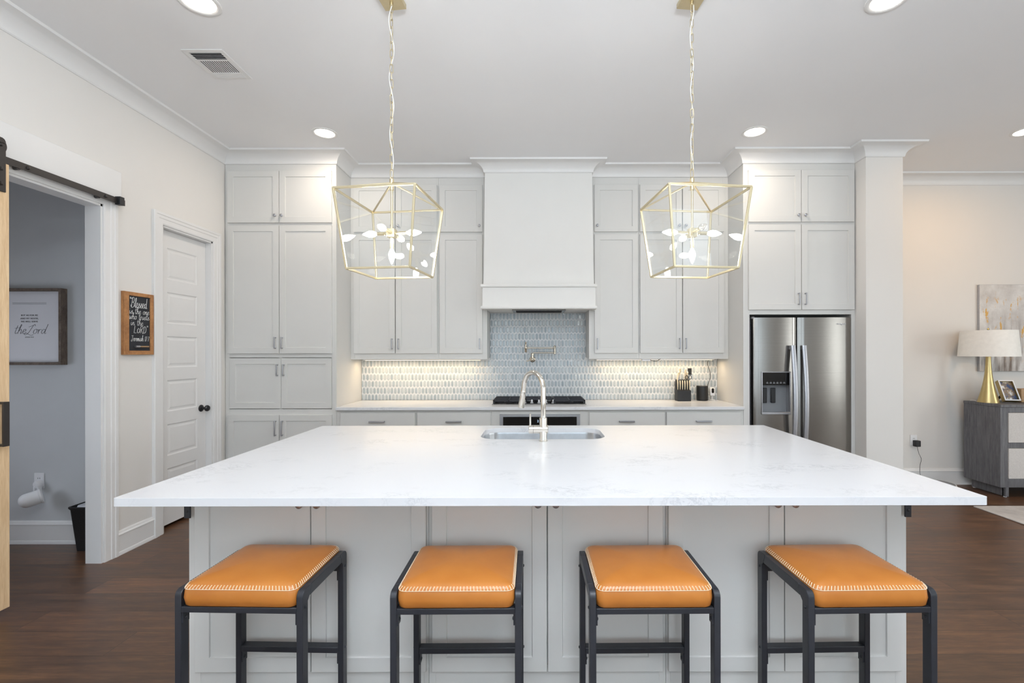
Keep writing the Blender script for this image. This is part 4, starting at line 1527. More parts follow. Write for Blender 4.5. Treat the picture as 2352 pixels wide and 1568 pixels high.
# ------------------------------------------------------------------ stools
SW_, SD_ = 0.440, 0.346
st0 = thing('counter_stool', '', 'stool')
for s in (-1, 1):
    # side frame: two legs and a top rail from one bent flat bar
    xo = s * (SW_ / 2 - 0.011)
    m = MB()
    zt = 0.638
    dpt = SD_ / 2
    lw = 0.036
    outer = [(-dpt, 0.0), (-dpt, zt - 0.022)] + [(-dpt + 0.022 - 0.022 * math.cos(a), zt - 0.022 + 0.022 * math.sin(a)) for a in (PI / 8, PI / 4, 3 * PI / 8)] + [(-dpt + 0.022, zt)]
    outer2 = [(-p[0], p[1]) for p in reversed(outer)]
    inner = [(dpt - lw, 0.0), (dpt - lw, zt - lw - 0.012), (dpt - lw - 0.012, zt - lw), (-dpt + lw + 0.012, zt - lw), (-dpt + lw, zt - lw - 0.012), (-dpt + lw, 0.0)]
    # front leg
    m.prism([(-dpt, 0), (-dpt + lw, 0), (-dpt + lw, zt - lw - 0.012), (-dpt + lw + 0.012, zt - lw), (-dpt + 0.06, zt), (-dpt + 0.022, zt)] + list(reversed(outer[1:5])), 'x', xo - 0.011, xo + 0.011)
    m.build('leg', 'black_metal', st0, bevel=0.002)
    m = MB()
    m.prism([(dpt, 0), (dpt - lw, 0), (dpt - lw, zt - lw - 0.012), (dpt - lw - 0.012, zt - lw), (dpt - 0.06, zt), (dpt - 0.022, zt)] + [(-p[0], p[1]) for p in reversed(outer[1:5])], 'x', xo - 0.011, xo + 0.011)
    m.build('leg', 'black_metal', st0, bevel=0.002)
    m = MB()
    m.prism([(-dpt + lw + 0.012, zt - lw), (dpt - lw - 0.012, zt - lw), (dpt - 0.06, zt), (-dpt + 0.06, zt)], 'x', xo - 0.011, xo + 0.011)
    m.build('side_rail', 'black_metal', st0, bevel=0.002)
    # angle plates and bolts where the cross bars meet the legs
    xi = s * (SW_ / 2 - 0.022)
    for yc, zc_ in ((-dpt + 0.018, 0.540), (dpt - 0.018, 0.540), (dpt - 0.018, 0.205)):
        m = MB()
        m.box(min(xi, xi - s * 0.005), max(xi, xi - s * 0.005), yc - 0.014, yc + 0.014, zc_ - 0.016, zc_ + 0.040)
        m.lathe([(0.006, 0), (0.006, 0.003), (0.003, 0.005)], (xi - s * 0.004, yc, zc_), (-s, 0, 0), 12)
        m.build('bolt_plate', 'black_metal', st0, smooth=30)
    for yc, zc_ in ((-dpt + 0.018, 0.578), (dpt - 0.018, 0.578), (dpt - 0.018, 0.25)):
        m = MB().lathe([(0.0055, 0), (0.0055, 0.002), (0.0025, 0.004)], (s * SW_ / 2, yc, zc_), (s, 0, 0), 12)
        m.build('bolt', 'black_metal', st0, smooth=30)
for yc, z0, z1, nm in ((-SD_ / 2 + 0.018, 0.562, 0.582, 'seat_bar'), (SD_ / 2 - 0.018, 0.562, 0.582, 'seat_bar'), (SD_ / 2 - 0.018, 0.232, 0.256, 'stretcher')):
    MB().box(-SW_ / 2 + 0.022, SW_ / 2 - 0.022, yc - 0.017, yc + 0.017, z0, z1).build(nm, 'black_metal', st0, bevel=0.002)
# cushion
CWx, CDy = SW_ - 0.048, SD_ + 0.004
cz0, cseam = 0.5825, 0.650


def cush_ring(inset, z, r=0.028, bul=0.0):
    return [(p[0], p[1], z) for p in rrect(-CWx / 2 + inset, CWx / 2 - inset, -CDy / 2 + inset, CDy / 2 - inset, max(0.006, r - inset * 0.3), 6)]


m = MB()
m.rings([cush_ring(0.006, cz0), cush_ring(0.001, cz0 + 0.005), cush_ring(-0.003, cz0 + 0.030), cush_ring(0.0, cseam - 0.008), cush_ring(0.003, cseam), cush_ring(0.010, cseam + 0.006),
         cush_ring(0.024, cseam + 0.012), cush_ring(0.05, cseam + 0.018), cush_ring(0.09, cseam + 0.023), cush_ring(0.14, cseam + 0.026)])
cu = m.build('cushion', 'leather', st0, smooth=60)
m = MB()
lo = cush_ring(-0.001, cseam - 0.007)
hi = cush_ring(0.007, cseam + 0.0045)
per = len(lo)


def along(ring, n):
    P = [Vector(p) for p in ring]
    L = [(P[(i + 1) % per] - P[i]).length for i in range(per)]
    T = sum(L)
    out = []
    for q in range(n):
        d = T * q / n
        i = 0
        while d > L[i]:
            d -= L[i]
            i += 1
        out.append(P[i] + (P[(i + 1) % per] - P[i]) * (d / max(L[i], 1e-9)))
    return out


nst = 126
A, B = along(lo, nst), along(hi, nst)
for i in range(nst):
    m.tube([A[i], A[i] * 0.5 + B[(i) % nst] * 0.5 + (A[i] - Vector((0, 0, 0.62))).normalized() * 0.0012, B[i]], 0.0011, 5)
m.tube(A, 0.0009, 5, close=True)
m.build('stitching', 'stitch', cu, smooth=60)

YS = 1.574 + SD_ / 2
stools = [(-0.998, YS + 0.010, -1.6, 'tan leather counter stool nearest the pantry door, first at the island'),
          (-0.270, YS, 0.4, 'tan leather counter stool second along the island from the pantry door'),
          (0.398, YS, 0.6, 'tan leather counter stool third along the island from the pantry door'),
          (1.127, YS + 0.002, 1.2, 'tan leather counter stool farthest from the pantry door, last at the island')]
for i, (x, y, a, lab) in enumerate(stools):
    o = st0 if i == 0 else copy_tree(st0)
    o.location = (x, y, 0)
    o.rotation_euler = (0, 0, math.radians(a))
    o['label'] = lab
    o['group'] = 'tan leather stools along the island'

# ------------------------------------------------------------------ lantern pendants
def lantern(label, x, y, rot, unlit):
    t = thing('pendant_lantern', label, 'pendant light', (0, 0, 0), 'brass lantern pendants over the island')
    zt, zb, za = 2.263, 1.868, 2.352
    a, b = 0.2125, 0.1675
    c4 = [(-1, -1), (1, -1), (1, 1), (-1, 1)]
    T = [Vector((a * i, a * j, zt)) for i, j in c4]
    B = [Vector((b * i, b * j, zb)) for i, j in c4]
    w = 0.0105
    m = MB()
    for i in range(4):
        j = (i + 1) % 4
        m.bar(T[i], T[j], w, w)
        m.bar(B[i], B[j], w, w)
        m.bar(T[i], B[i], w, w, (1, 0, 0))
        m.bar(T[i], (0, 0, za), w * 0.8, w * 0.8)
    m.build('frame', 'brass', t, smooth=0, bevel=0.0012)
    for i in range(4):
        j = (i + 1) % 4
        n = Vector((c4[i][0] + c4[j][0], c4[i][1] + c4[j][1], 0)).normalized()
        q = [T[i] - n * 0.001, T[j] - n * 0.001, B[j] - n * 0.001, B[i] - n * 0.001]
        g = MB()
        g.rings([q, [p - n * 0.003 for p in q]])
        g.build('glass_pane', 'glass', t, smooth=0)
    m = MB()
    m.lathe([(0.009, 0), (0.012, 0.003), (0.012, 0.024), (0.009, 0.027), (0.007, 0.034)], (0, 0, za - 0.004), n=20)
    m.lathe([(0.011, 0), (0.011, 0.022)], (0, 0, za - 0.040), n=20)
    m.lathe([(0.006, 0), (0.006, 0.25)], (0, 0, 2.095), n=14)
    m.build('stem', 'brass', t)
    m = MB()
    m.box(-0.021, 0.021, -0.021, 0.021, 2.058, 2.104)
    hub = m.build('hub', 'brass', t, bevel=0.002)
    for k, d in enumerate(((-1, 0, 0), (1, 0, 0), (0, -1, 0), (0, 1, 0), (0, 0, -1))):
        d = Vector(d)
        o = Vector((0, 0, 2.081)) + d * 0.020
        m = MB()
        m.lathe([(0.007, 0), (0.007, 0.022), (0.0095, 0.023), (0.0095, 0.062), (0.008, 0.064)], o, d, 18)
        arm = m.build('socket_arm', 'brass', t)
        prof = [(0.0065, 0.060), (0.0075, 0.068), (0.0145, 0.080), (0.0175, 0.094), (0.0155, 0.112), (0.009, 0.130), (0.004, 0.142), (0.001, 0.146)]
        m = MB().lathe(prof, o, d, 20)
        bo = m.build('bulb', 'bulb_off' if k == unlit else 'bulb_on', arm, smooth=60)
        if k == unlit:
            bo['label'] = 'clear candle bulb that is not lit'
            MB().lathe([(0.003, 0.066), (0.003, 0.10), (0.001, 0.108)], o, d, 8).build('filament', 'cream', arm)
    m = MB()
    m.box(-0.060, 0.060, -0.060, 0.060, CEIL - 0.026, CEIL - 0.001)
    m.lathe([(0.010, 0), (0.010, 0.02)], (0, 0, CEIL - 0.045), n=14)
    m.build('ceiling_canopy', 'brass', t, bevel=0.002)
    # chain
    m = MB()
    zc, z1 = za + 0.030, CEIL - 0.040
    n = 23
    pit = (z1 - zc) / n
    for i in range(n):
        c = Vector((0, 0, zc + pit * (i + 0.5)))
        h, wd = pit / 2 + 0.0042, 0.0085
        ax = Vector((1, 0, 0)) if i % 2 == 0 else Vector((0, 1, 0))
        ax = Matrix.Rotation(0.5 * math.sin(i * 0.6), 3, 'Z') @ ax
        loop = []
        for q in range(14):
            an = 2 * PI * q / 14
            cz_ = math.sin(an)
            loop.append(c + ax * (wd * math.cos(an)) + Vector((0, 0, (h - wd) * (1 if cz_ > 0 else -1) + wd * cz_)))
        m.tube(loop, 0.0018, 6, close=True)
    m.build('chain', 'brass', t, smooth=60)
    m = MB()
    pts = [(0.011 * math.sin(i * 0.9 + x), 0.009 * math.cos(i * 0.8), za + 0.02 + (CEIL - 0.04 - za - 0.02) * i / 22) for i in range(23)]
    m.tube(catmull(pts, 3), 0.0028, 8)
    m.build('cord', 'whitewire', t, smooth=60)['label'] = 'thin white flex woven through the chain'
    t.location = (x, y, 0)
    t.rotation_euler = (0, 0, math.radians(rot))
    return t


lantern('brass lantern pendant near the tall pantry cabinet with every bulb lit', -0.772, 2.53, -7.0, None)
lantern('brass lantern pendant toward the fridge with one unlit bulb', 0.844, 2.53, 6.0, 2)

# ------------------------------------------------------------------ recessed lights and air vent
def recessed(label, x, y, key):
    t = thing('recessed_light', label, 'ceiling light', (x, y, CEIL), 'recessed ceiling lights')
    m = MB()
    m.lathe([(0.106, 0.0005), (0.106, 0.004), (0.100, 0.007), (0.086, 0.006), (0.080, 0.002)], (x, y, CEIL), (0, 0, -1), 40, cap=False)
    m.build('trim_ring', 'trim', t, smooth=40)
    MB().lathe([(0.082, 0), (0.082, 0.002), (0.001, 0.0025)], (x, y, CEIL - 0.0005), (0, 0, -1), 40).build('lens', 'lens', t)
    l = lamp(key, (x, y, CEIL - 0.012), (0, 0, 0), 0.16, 0.16, 'DISK')
    l.parent = t
    l.location = (0, 0, -0.012)
    return t


recessed('lit round ceiling light above the tall pantry cabinet', -1.83, 4.09, 'kitchen')
recessed('lit round ceiling light above the fridge cabinet', 1.905, 4.08, 'kitchen')
recessed('lit round ceiling light above the island on the pantry side, past the air vent', -1.83, 2.56, 'island')
recessed('lit round ceiling light above the island on the fridge side', 1.915, 2.55, 'island')
recessed('lit round ceiling light over the living area near the sideboard', 4.26, 4.08, 'living')

t = thing('air_vent', 'white air vent with dark slots in the ceiling above the island', 'air vent', (-2.115, 3.115, CEIL))
VX0, VX1, VY0, VY1 = -2.228, -1.968, 2.955, 3.275
m = MB()
zf = CEIL - 0.006
for bx in ((VX0, VX1, VY0, VY0 + 0.030), (VX0, VX1, VY1 - 0.075, VY1), (VX0, VX0 + 0.030, VY0 + 0.03, VY1 - 0.075), (VX1 - 0.030, VX1, VY0 + 0.03, VY1 - 0.075), (VX0 + 0.03, VX1 - 0.03, 3.058, 3.070)):
    m.box(bx[0], bx[1], bx[2], bx[3], zf, CEIL - 0.0005)
m.build('frame', 'trim', t, smooth=0, bevel=0.0015)
MB().box(VX0 + 0.028, VX1 - 0.028, VY0 + 0.028, VY1 - 0.073, CEIL - 0.0018, CEIL - 0.0006).build('dark_duct', 'gap', t, smooth=0)
m = MB()
for i in range(4):
    y = VY0 + 0.036 + i * 0.0185
    m.obox(((VX0 + VX1) / 2, y, zf + 0.002), (1, 0, 0), (0, 0.8, 0.6), (0, -0.6, 0.8), (VX1 - VX0) / 2 - 0.03, 0.0062, 0.0006)
for i in range(14):
    x = VX0 + 0.036 + i * (VX1 - VX0 - 0.072) / 13
    m.obox((x, (3.070 + VY1 - 0.075) / 2, zf + 0.002), (0, 1, 0), (0.75, 0, 0.66), (-0.66, 0, 0.75), (VY1 - 0.075 - 3.070) / 2, 0.0026, 0.0006)
for i in range(4):
    y = VY1 - 0.066 + i * 0.014
    m.box(VX0 + 0.03, VX1 - 0.03, y, y + 0.006, zf - 0.0015, zf)
m.build('louvre_slats', 'trim', t, smooth=0)

# ------------------------------------------------------------------ sliding barn door and its track
BDX = -2.900
t = thing('barn_door', 'sliding pine barn door with black strap and bar handle by the hall opening', 'door', (BDX, 2.0, 0.045), kind='thing')
y0, y1, z0, z1 = 1.40, 2.592, 0.045, 2.478
m = MB()
m.box(BDX - 0.032, BDX - 0.006, y0, y1, z0, z1)
m.box(BDX - 0.010, BDX, y1 - 0.125, y1, z0, z1).box(BDX - 0.010, BDX, y0, y0 + 0.125, z0, z1)
for a, b in ((z0, z0 + 0.18), (1.16, 1.30), (z1 - 0.14, z1)):
    m.box(BDX - 0.010, BDX, y0 + 0.125, y1 - 0.125, a, b)
m.build('leaf', 'pine', t, smooth=0, bevel=0.002)
m = MB()
ysr, ysl = 2.570, 2.518
m.box(BDX, BDX + 0.008, ysl, ysr, 2.318, 2.585)
m.prism([(ysl, 2.58), (ysr, 2.58), (ysr, 2.595), (ysr - 0.006, 2.606), (ysr - 0.016, 2.611), (ysl + 0.016, 2.611), (ysl + 0.006, 2.606), (ysl, 2.595)], 'x', BDX, BDX + 0.008)
hg = m.build('strap_hanger', 'bronze', t, bevel=0.001)
hg['label'] = 'dark steel strap hanger'
m = MB()
for z in (2.36, 2.44, 2.57):
    m.lathe([(0.010, 0), (0.010, 0.006), (0.007, 0.010), (0.001, 0.011)], (BDX + 0.008, (ysl + ysr) / 2, z), (1, 0, 0), 6 if z < 2.5 else 14)
m.build('bolt', 'bronze', hg)
m = MB()
m.lathe([(0.045, -0.014), (0.048, -0.010), (0.040, -0.004), (0.048, 0.0), (0.045, 0.0)], (BDX - 0.011, (ysl + ysr) / 2, 2.5735), (1, 0, 0), 28)
m.build('roller', 'bronze', hg)
m = MB()
m.box(BDX + 0.036, BDX + 0.046, 2.522, 2.552, 0.938, 1.178)
for z in (0.944, 1.172):
    m.box(BDX, BDX + 0.040, 2.525, 2.549, z - 0.006, z + 0.006)
m.build('handle', 'bronze', t, bevel=0.001)['label'] = 'dark square bar pull'
t = thing('sliding_track', 'dark steel barn door track with bolts along the white header board', 'door track', (-2.925, 2.3, 2.5))
m = MB()
m.box(-2.930, -2.923, 1.0, 3.352, 2.487, 2.527)
m.build('rail', 'bronze', t, bevel=0.001)
m = MB()
for y in (1.35, 1.85, 2.35, 2.71, 3.20):
    m.lathe([(0.011, 0), (0.011, 0.004), (0.007, 0.009), (0.001, 0.010)], (-2.923, y, 2.507), (1, 0, 0), 8)
    m.lathe([(0.012, 0), (0.012, 0.024)], (-2.952, y - 0.045 if y > 2.5 else y, 2.490), (1, 0, 0), 14)
m.build('bolt', 'bronze', t)
m = MB()
m.box(-2.938, -2.900, 3.285, 3.322, 2.478, 2.536)
m.build('end_stop', 'blackplastic', t, bevel=0.003)

# ------------------------------------------------------------------ chalkboard
t = thing('chalkboard', 'small chalkboard with handwritten verse in a brown wood frame by the pantry door', 'chalkboard', (XL, 3.51, 1.65))
cy0, cy1, cz0_, cz1 = 3.378, 3.640, 1.428, 1.888
fw = 0.030
fx = XL + 0.026
m = MB()
m.box(XL + 0.001, fx, cy0, cy0 + fw + 0.012, cz0_, cz1).box(XL + 0.001, fx, cy1 - fw, cy1, cz0_, cz1)
m.box(XL + 0.001, fx, cy0 + fw + 0.012, cy1 - fw, cz0_, cz0_ + 0.030).box(XL + 0.001, fx, cy0 + fw + 0.012, cy1 - fw, cz1 - 0.027, cz1)
m.build('frame', 'oakframe', t, smooth=0, bevel=0.002)
bx = XL + 0.018
MB().box(XL + 0.002, bx, cy0 + fw, cy1 - fw + 0.004, cz0_ + 0.02, cz1 - 0.02).build('slate', 'slate', t, smooth=0)
m = MB()
by0, by1, bz0, bz1 = cy0 + fw + 0.012, cy1 - fw, cz0_ + 0.030, cz1 - 0.027
BW, BH = by1 - by0, bz1 - bz0


def on_board(u0, v0):
    return lambda u, v: Vector((bx + 0.001, by0 + u0 * BW + u, bz0 + v0 * BH + v))


for text, size, u0, v0, wd, rad in (('"Blessed', 0.036, 0.03, 0.79, 0.83, 0.0014), ('is the one', 0.024, 0.04, 0.675, 0.93, 0.0011), ('who trusts', 0.024, 0.03, 0.575, 0.94, 0.0011),
                                    ('in the', 0.023, 0.10, 0.465, 0.58, 0.0010), ('LORD"', 0.028, 0.24, 0.325, 0.66, 0.0012), ('Jeremiah 17:7', 0.022, 0.12, 0.175, 0.85, 0.0010)):
    strokes_mesh(m, text, size, wd * BW, on_board(u0, v0), rad, 0.12)
m.build('chalk_lettering', 'chalk', t, smooth=60)
m = MB()
cz = bz0 + 0.075 * BH
m.cyl((bx + 0.010, by0 + 0.30 * BW, cz), (bx + 0.010, by0 + 0.88 * BW, cz), 0.0055)
m.build('chalk_holder', 'tanwood', t)
MB().cyl((bx + 0.010, by0 + 0.26 * BW, cz), (bx + 0.010, by0 + 0.46 * BW, cz), 0.0075).build('holder_cap', 'nickel', t)

# ------------------------------------------------------------------ hall: framed print, outlet, plug-in device, bin
YF_ = YH - 0.050
t = thing('framed_print', 'framed scripture print in a weathered wood frame on the hall wall', 'picture', (-3.85, YH, 1.64))
fx0, fx1, fz0, fz1 = -4.118, PX(140, YF_), PZ(836, YF_), PZ(659.5, YF_)
b = 0.020
m = MB()
m.box(fx0, fx0 + b, YF_, YH - 0.001, fz0, fz1).box(fx1 - b, fx1, YF_, YH - 0.001, fz0, fz1)
m.box(fx0 + b, fx1 - b, YF_, YH - 0.001, fz0, fz0 + b).box(fx0 + b, fx1 - b, YF_, YH - 0.001, fz1 - b, fz1)
m.build('frame', 'barnwood', t, smooth=0, bevel=0.0015)
YPp = YH - 0.010
sh = MB().box(fx0 + b, fx1 - b, YPp, YH - 0.002, fz0 + b, fz1 - b).build('paper', 'paper', t, smooth=0)
RX = Matrix.Rotation(PI / 2, 4, 'X')
ccx = PX(68, YPp)
m = MB()
lx0, lx1 = 2 * ccx - PX(107, YPp), PX(107, YPp)
lzt, lzb = PZ(693.5, YPp), 2 * PZ(745, YPp) - PZ(693.5, YPp)
for a, c, e, f in ((lx0, lx1, lzt, lzt + 0.0016), (lx0, lx1, lzt - 0.009, lzt - 0.0074)):
    m.box(a, c, YPp - 0.0008, YPp, e, f)
m.build('border_line', 'ink', sh, smooth=0)
for body, py, sz in (('BUT AS FOR ME', 722, 0.0165), ('AND MY HOUSE,', 729.3, 0.0165), ('WE WILL SERVE', 736.5, 0.0165), ('JOSHUA 24:15', 772, 0.0095)):
    text_mesh(body, sz, 'ink', 'printed_line', sh, Matrix.Translation((ccx, YPp - 0.0008, PZ(py, YPp))) @ RX, spacing=1.12, extrude=0.0004)
m = MB()


def on_paper(u, v):
    return Vector((PX(31, YPp) + u, YPp - 0.001, PZ(764, YPp) + v))


strokes_mesh(m, 'theSord', 0.034, PX(106, YPp) - PX(31, YPp), on_paper, 0.0011, 0.28)
m.build('script_lettering', 'ink', sh, smooth=60)

ox, oz = PX(91, YH), PZ(1101, YH)
t = thing('power_outlet', 'white power outlet low on the grey hall wall above the baseboard', 'outlet', (ox, YH, oz))
MB().box(ox - 0.037, ox + 0.037, YH - 0.007, YH - 0.0005, oz - 0.058, oz + 0.058).build('cover_plate', 'whiteplastic', t, bevel=0.003)
m = MB()
for x in (ox - 0.007, ox + 0.007):
    m.box(x - 0.0013, x + 0.0013, YH - 0.0078, YH - 0.0068, oz + 0.012, oz + 0.024)
m.build('socket_slots', 'gap', t, smooth=0)
px_, pz_ = PX(80, YH - 0.1), PZ(1138, YH - 0.1)
t = thing('plug_in_device', 'white capsule-shaped device plugged into the hall outlet', 'device', (px_, YH - 0.09, pz_))
axis = Vector((-0.66, -0.70, -0.24)).normalized()
c0 = Vector((PX(103, YH - 0.06), YH - 0.072, PZ(1134, YH - 0.06)))
r = 0.054
prof = [(0.001, 0), (r * 0.8, 0.001), (r, 0.008), (r, 0.018), (r * 0.96, 0.02), (r * 0.96, 0.024)]
MB().lathe(prof, c0, axis, 32).build('mount_ring', 'whiteplastic', t)
prof = [(r * 0.93, 0.024), (r * 0.95, 0.03), (r * 0.95, 0.088)] + [(r * 0.95 * math.cos(a), 0.088 + r * 0.8 * math.sin(a)) for a in (0.3, 0.6, 0.9, 1.2, 1.45, 1.57)]
MB().lathe(prof, c0, axis, 32).build('capsule_body', 'whiteplastic', t, smooth=60)
m = MB()
pc = Vector((PX(88, YH - 0.03), YH - 0.007, PZ(1110, YH - 0.03)))
m.lathe([(0.026, 0), (0.028, 0.004), (0.028, 0.030), (0.024, 0.040), (0.001, 0.044)], pc, (-0.25, -1, -0.05), 24)
m.box(pc.x - 0.020, pc.x - 0.010, YH - 0.05, YH - 0.025, pc.z - 0.055, pc.z - 0.015).box(pc.x + 0.008, pc.x + 0.020, YH - 0.05, YH - 0.025, pc.z - 0.055, pc.z - 0.015)
m.build('plug_head', 'whiteplastic', t, smooth=40)

t = thing('waste_bin', 'black woven waste bin with a white liner standing behind the hall door jamb', 'bin', (-3.25, 3.47, 0))
def binr(g_, z):
    x0_, x1_, y0_, y1_ = -3.352 - g_ * 0.8, -3.150 + g_ * 0.8, 3.420 - g_ * 0.8, 3.526 + g_ * 0.8
    return [(p[0], p[1], z) for p in rrect(x0_, x1_, y0_, y1_, 0.022 + g_ * 0.2, 5)]
m = MB()
m.rings([binr(-0.02, 0.001), binr(0.0, 0.002), binr(0.032, 0.305), binr(0.043, 0.318), binr(0.043, 0.326), binr(0.030, 0.328), binr(0.024, 0.30), binr(-0.008, 0.012)])
m.build('basket', 'wicker', t, smooth=40)
m = MB()
m.rings([binr(-0.006, 0.25), binr(0.008, 0.295), binr(-0.006, 0.330), binr(-0.020, 0.314), binr(-0.035, 0.26)])
m.build('liner', 'liner', t, smooth=50)

# ------------------------------------------------------------------ living area
# sideboard
S0, SYF, SYB, SZ = 4.582, 4.630, 5.038, 0.918
S1 = 6.2
t = thing('sideboard', 'grey wood sideboard with pale woven drawer fronts under the painting', 'sideboard', (5.4, 4.83, 0))
m = MB()
m.box(S0, S1, SYF, SYB, SZ - 0.028, SZ)
m.build('top', 'greyoak', t, bevel=0.003)
m = MB()
zb_ = 0.098
m.box(S0 + 0.004, S0 + 0.045, SYF + 0.030, SYB, zb_, SZ - 0.028).box(S1 - 0.045, S1 - 0.004, SYF + 0.010, SYB, zb_, SZ - 0.028)
m.box(S0 + 0.045, S1 - 0.045, SYB - 0.015, SYB, zb_, SZ - 0.028).box(S0 + 0.045, S1 - 0.045, SYF + 0.030, SYB - 0.015, zb_, zb_ + 0.03)
m.box(S0 + 0.078, S1 - 0.045, SYF + 0.0105, SYF + 0.03, 0.486, 0.539).box(S0 + 0.078, S1 - 0.045, SYF + 0.0105, SYF + 0.03, 0.838, SZ - 0.028).box(S0 + 0.078, S1 - 0.045, SYF + 0.0105, SYF + 0.03, zb_, 0.185)
m.box(S0 + 0.004, S0 + 0.078, SYF + 0.0099, SYF + 0.03, zb_, SZ - 0.028)
for dx in (0.62, 1.16):
    m.box(S0 + dx - 0.02, S0 + dx + 0.02, SYF + 0.010, SYF + 0.03, zb_, SZ - 0.028)
m.build('case', 'greyoak', t, smooth=0, bevel=0.002)
for a, b in ((0.078, 0.600), (0.640, 1.140), (1.180, 1.560)):
    for z0, z1 in ((PZ(1101.5, SYF), PZ(1032, SYF)), (PZ(1018.5, SYF), PZ(950, SYF))):
        MB().box(S0 + a + 0.003, S0 + b - 0.003, SYF + 0.004, SYF + 0.028, z0, z1).build('drawer', 'fabric', t, smooth=0, bevel=0.002)
m = MB()
m.box(S0 + 0.06, S0 + 0.085, SYF + 0.035, SYB - 0.03, 0.006, zb_)
m.box(S0 + 0.06, S0 + 0.092, SYF + 0.015, SYF + 0.05, 0.006, zb_)
m.build('plinth', 'greyoak', t, smooth=0, bevel=0.002)
MB().box(S1 - 0.09, S1 - 0.065, SYF + 0.035, SYB - 0.03, 0.006, zb_).build('plinth', 'greyoak', t, smooth=0, bevel=0.002)
for x in (S0 + 0.072, S1 - 0.078):
    for y in (SYF + 0.034, SYB - 0.05):
        MB().cyl((x, y, 0.0005), (x, y, 0.006), 0.014).build('glide', 'whiteplastic', t)

# table lamp
LYc = 4.842
lx = PX(2270, LYc)
t = thing('table_lamp', 'brass trumpet-base table lamp with a white drum shade on the sideboard', 'lamp', (lx, LYc, SZ))
zsb, zst = PZ(820, LYc), PZ(761, LYc)
m = MB()
hb = zsb - SZ + 0.03
prof = []
for i in range(15):
    u = i / 14
    prof.append((0.0205 + 0.069 * (1 - u) ** 2.2, u * hb))
prof = [(0.085, 0.0), (0.0893, 0.002)] + prof[0:] 
m.lathe([(p[0], p[1] + 0.001) for p in prof], (lx, LYc, SZ), n=40)
m.build('base', 'lampbrass', t, smooth=50)
m = MB()
rb, rt = 0.241, 0.221
n = 56
L1 = [[(lx + q * math.cos(2 * PI * i / n), LYc + q * math.sin(2 * PI * i / n), z) for i in range(n)] for q, z in ((rb, zsb), (rt, zst), (rt - 0.003, zst), (rb - 0.003, zsb))]
m.rings(L1, close=True)
m.build('lamp_shade', 'linen', t, smooth=50)
m = MB()
m.cyl((lx, LYc, zsb), (lx, LYc, zst + 0.012), 0.006)
for a in (0, 2.1, 4.2):
    m.tube([(lx, LYc, zst - 0.01), (lx + (rt - 0.002) * math.cos(a), LYc + (rt - 0.002) * math.sin(a), zst - 0.01)], 0.002, 6)
m.lathe([(0.009, 0), (0.011, 0.006), (0.006, 0.016), (0.001, 0.02)], (lx, LYc, zst + 0.008), n=14)
m.build('finial_rod', 'lampbrass', t)
MB().tube(catmull([(lx - 0.055, LYc + 0.06, SZ + 0.004), (lx - 0.07, LYc + 0.09, SZ + 0.012), (lx - 0.05, LYc + 0.15, SZ + 0.006), (lx + 0.02, LYc + 0.19, SZ + 0.004)], 4), 0.0028, 8).build('cord', 'whitewire', t)

# framed photo, leaning back on an easel leg
fyc = 4.77
t = thing('framed_photo', 'small photo in a white and gold frame leaning back on the sideboard', 'photo frame', (PX(2325, fyc), fyc, SZ))
ROT = Matrix.Translation((PX(2327, fyc), fyc, SZ + 0.0245)) @ Matrix.Rotation(math.radians(-12), 4, 'Z') @ Matrix.Rotation(math.radians(-27), 4, 'X')
w2, hh_, b, dp = 0.068, 0.225, 0.011, 0.045
m = MB()
m.box(-w2, -w2 + b, 0, dp, 0, hh_).box(w2 - b, w2, 0, dp, 0, hh_).box(-w2 + b, w2 - b, 0, dp, 0, b).box(-w2 + b, w2 - b, 0, dp, hh_ - b, hh_)
m.xform(ROT).build('frame', 'lampbrass', t, smooth=0)
m = MB()
e = 0.003
m.box(-w2, -w2 + b, -e, 0, 0, hh_).box(w2 - b, w2, -e, 0, 0, hh_).box(-w2 + b, w2 - b, -e, 0, 0, b).box(-w2 + b, w2 - b, -e, 0, hh_ - b, hh_)
m.xform(ROT).build('white_face', 'whiteplastic', t, smooth=0)
MB().box(-w2 + b, w2 - b, 0.024, 0.030, b, hh_ - b).xform(ROT).build('photograph', 'photo', t, smooth=0)
m = MB()
m.box(-0.02, 0.02, dp, dp + 0.004, 0.02, 0.19)
p0 = ROT @ Vector((0, dp + 0.003, 0.12))
p1 = p0 + Vector((-0.02, 0.085, 0))
p1.z = SZ + 0.004
m.xform(ROT)
m.bar(p0, p1, 0.045, 0.004)
m.build('easel_leg', 'blackplastic', t, smooth=0)
# wooden block at the edge of view
wx0 = PX(2346, 4.80)
tag(MB().box(wx0, wx0 + 0.16, 4.80, 4.90, SZ + 0.001, SZ + 0.140).build('wooden_block', 'tanwood', None, bevel=0.006, org=(wx0 + 0.08, 4.85, SZ)), 'tan wooden box on the sideboard past the small photo', 'box')

# painting
py0, py1 = PZ(854, YLV), PZ(656, YLV)
pcx = PX(2244, YLV) + 0.60
t = thing('canvas_painting', 'abstract grey canvas painting with gold flecks above the sideboard', 'painting', (pcx, YLV, (py0 + py1) / 2))
cv = MB().box(pcx - 0.60, pcx + 0.60, YLV - 0.028, YLV - 0.002, py0, py1)
cv.build('stretched_canvas', 'greyplastic', t, smooth=0, bevel=0.002).data.materials[0] = M['canvas_edge']
MB().box(pcx - 0.598, pcx + 0.598, YLV - 0.0300, YLV - 0.0275, py0 + 0.002, py1 - 0.002).build('painted_face', 'painting', t, smooth=0)
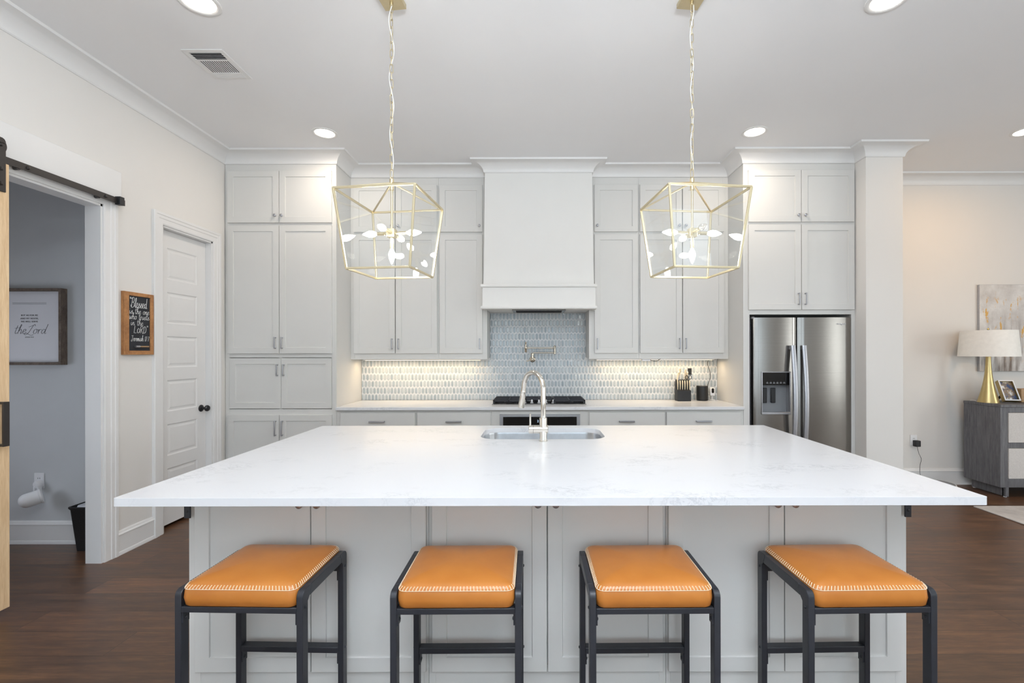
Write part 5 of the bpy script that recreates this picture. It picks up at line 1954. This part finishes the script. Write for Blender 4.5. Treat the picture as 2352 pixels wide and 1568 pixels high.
# outlet with adapter
ox, oz = PX(2097.5, YLV), PZ(1013.5, YLV) + 0.008
t = thing('power_outlet', 'white power outlet on the living area wall with a black adapter in it', 'outlet', (ox, YLV, oz))
MB().box(ox - 0.036, ox + 0.036, YLV - 0.007, YLV - 0.0005, oz - 0.058, oz + 0.058).build('cover_plate', 'whiteplastic', t, bevel=0.003)
m = MB()
for x in (ox - 0.006, ox + 0.006):
    m.box(x - 0.0013, x + 0.0013, YLV - 0.0078, YLV - 0.0068, oz + 0.012, oz + 0.024)
m.build('socket_slots', 'gap', t, smooth=0)
az = oz - 0.032
t = thing('power_adapter', 'black plug adapter with a thin cord hanging from the living area outlet', 'adapter', (ox + 0.012, YLV - 0.03, az))
MB().box(ox - 0.014, ox + 0.040, YLV - 0.055, YLV - 0.0072, az - 0.032, az + 0.034).build('plug_body', 'blackplastic', t, bevel=0.006)
MB().tube(catmull([(ox + 0.010, YLV - 0.04, az - 0.03), (ox + 0.018, YLV - 0.05, az - 0.10), (ox + 0.045, YLV - 0.05, az - 0.165), (ox + 0.030, YLV - 0.05, az - 0.24), (ox + 0.028, YLV - 0.06, az - 0.34), (ox + 0.06, YLV - 0.10, 0.006), (ox + 0.1, YLV - 0.12, 0.004)], 5), 0.0022, 8).build('cord', 'blackplastic', t)
# round floor device
t = thing('floor_device', 'low round device with a pale rim on the floor by the living area baseboard', 'device', (4.155, 4.865, 0))
m = MB()
m.lathe([(0.150, 0.004), (0.157, 0.012), (0.158, 0.070), (0.152, 0.080), (0.145, 0.081)], (4.155, 4.865, 0), n=48)
m.build('body', 'whiteplastic', t, smooth=40)
MB().lathe([(0.143, 0.0805), (0.143, 0.083), (0.001, 0.084)], (4.155, 4.865, 0), n=48).build('top_panel', 'greyplastic', t, smooth=40)
# rug
rg = MB().box(4.055, 6.9, 1.2, 4.358, 0.0005, 0.012).build('area_rug', 'rug', None, bevel=0.004, org=(5.4, 2.8, 0))
tag(rg, 'pale grey area rug on the dark wood floor in front of the sideboard', 'rug')
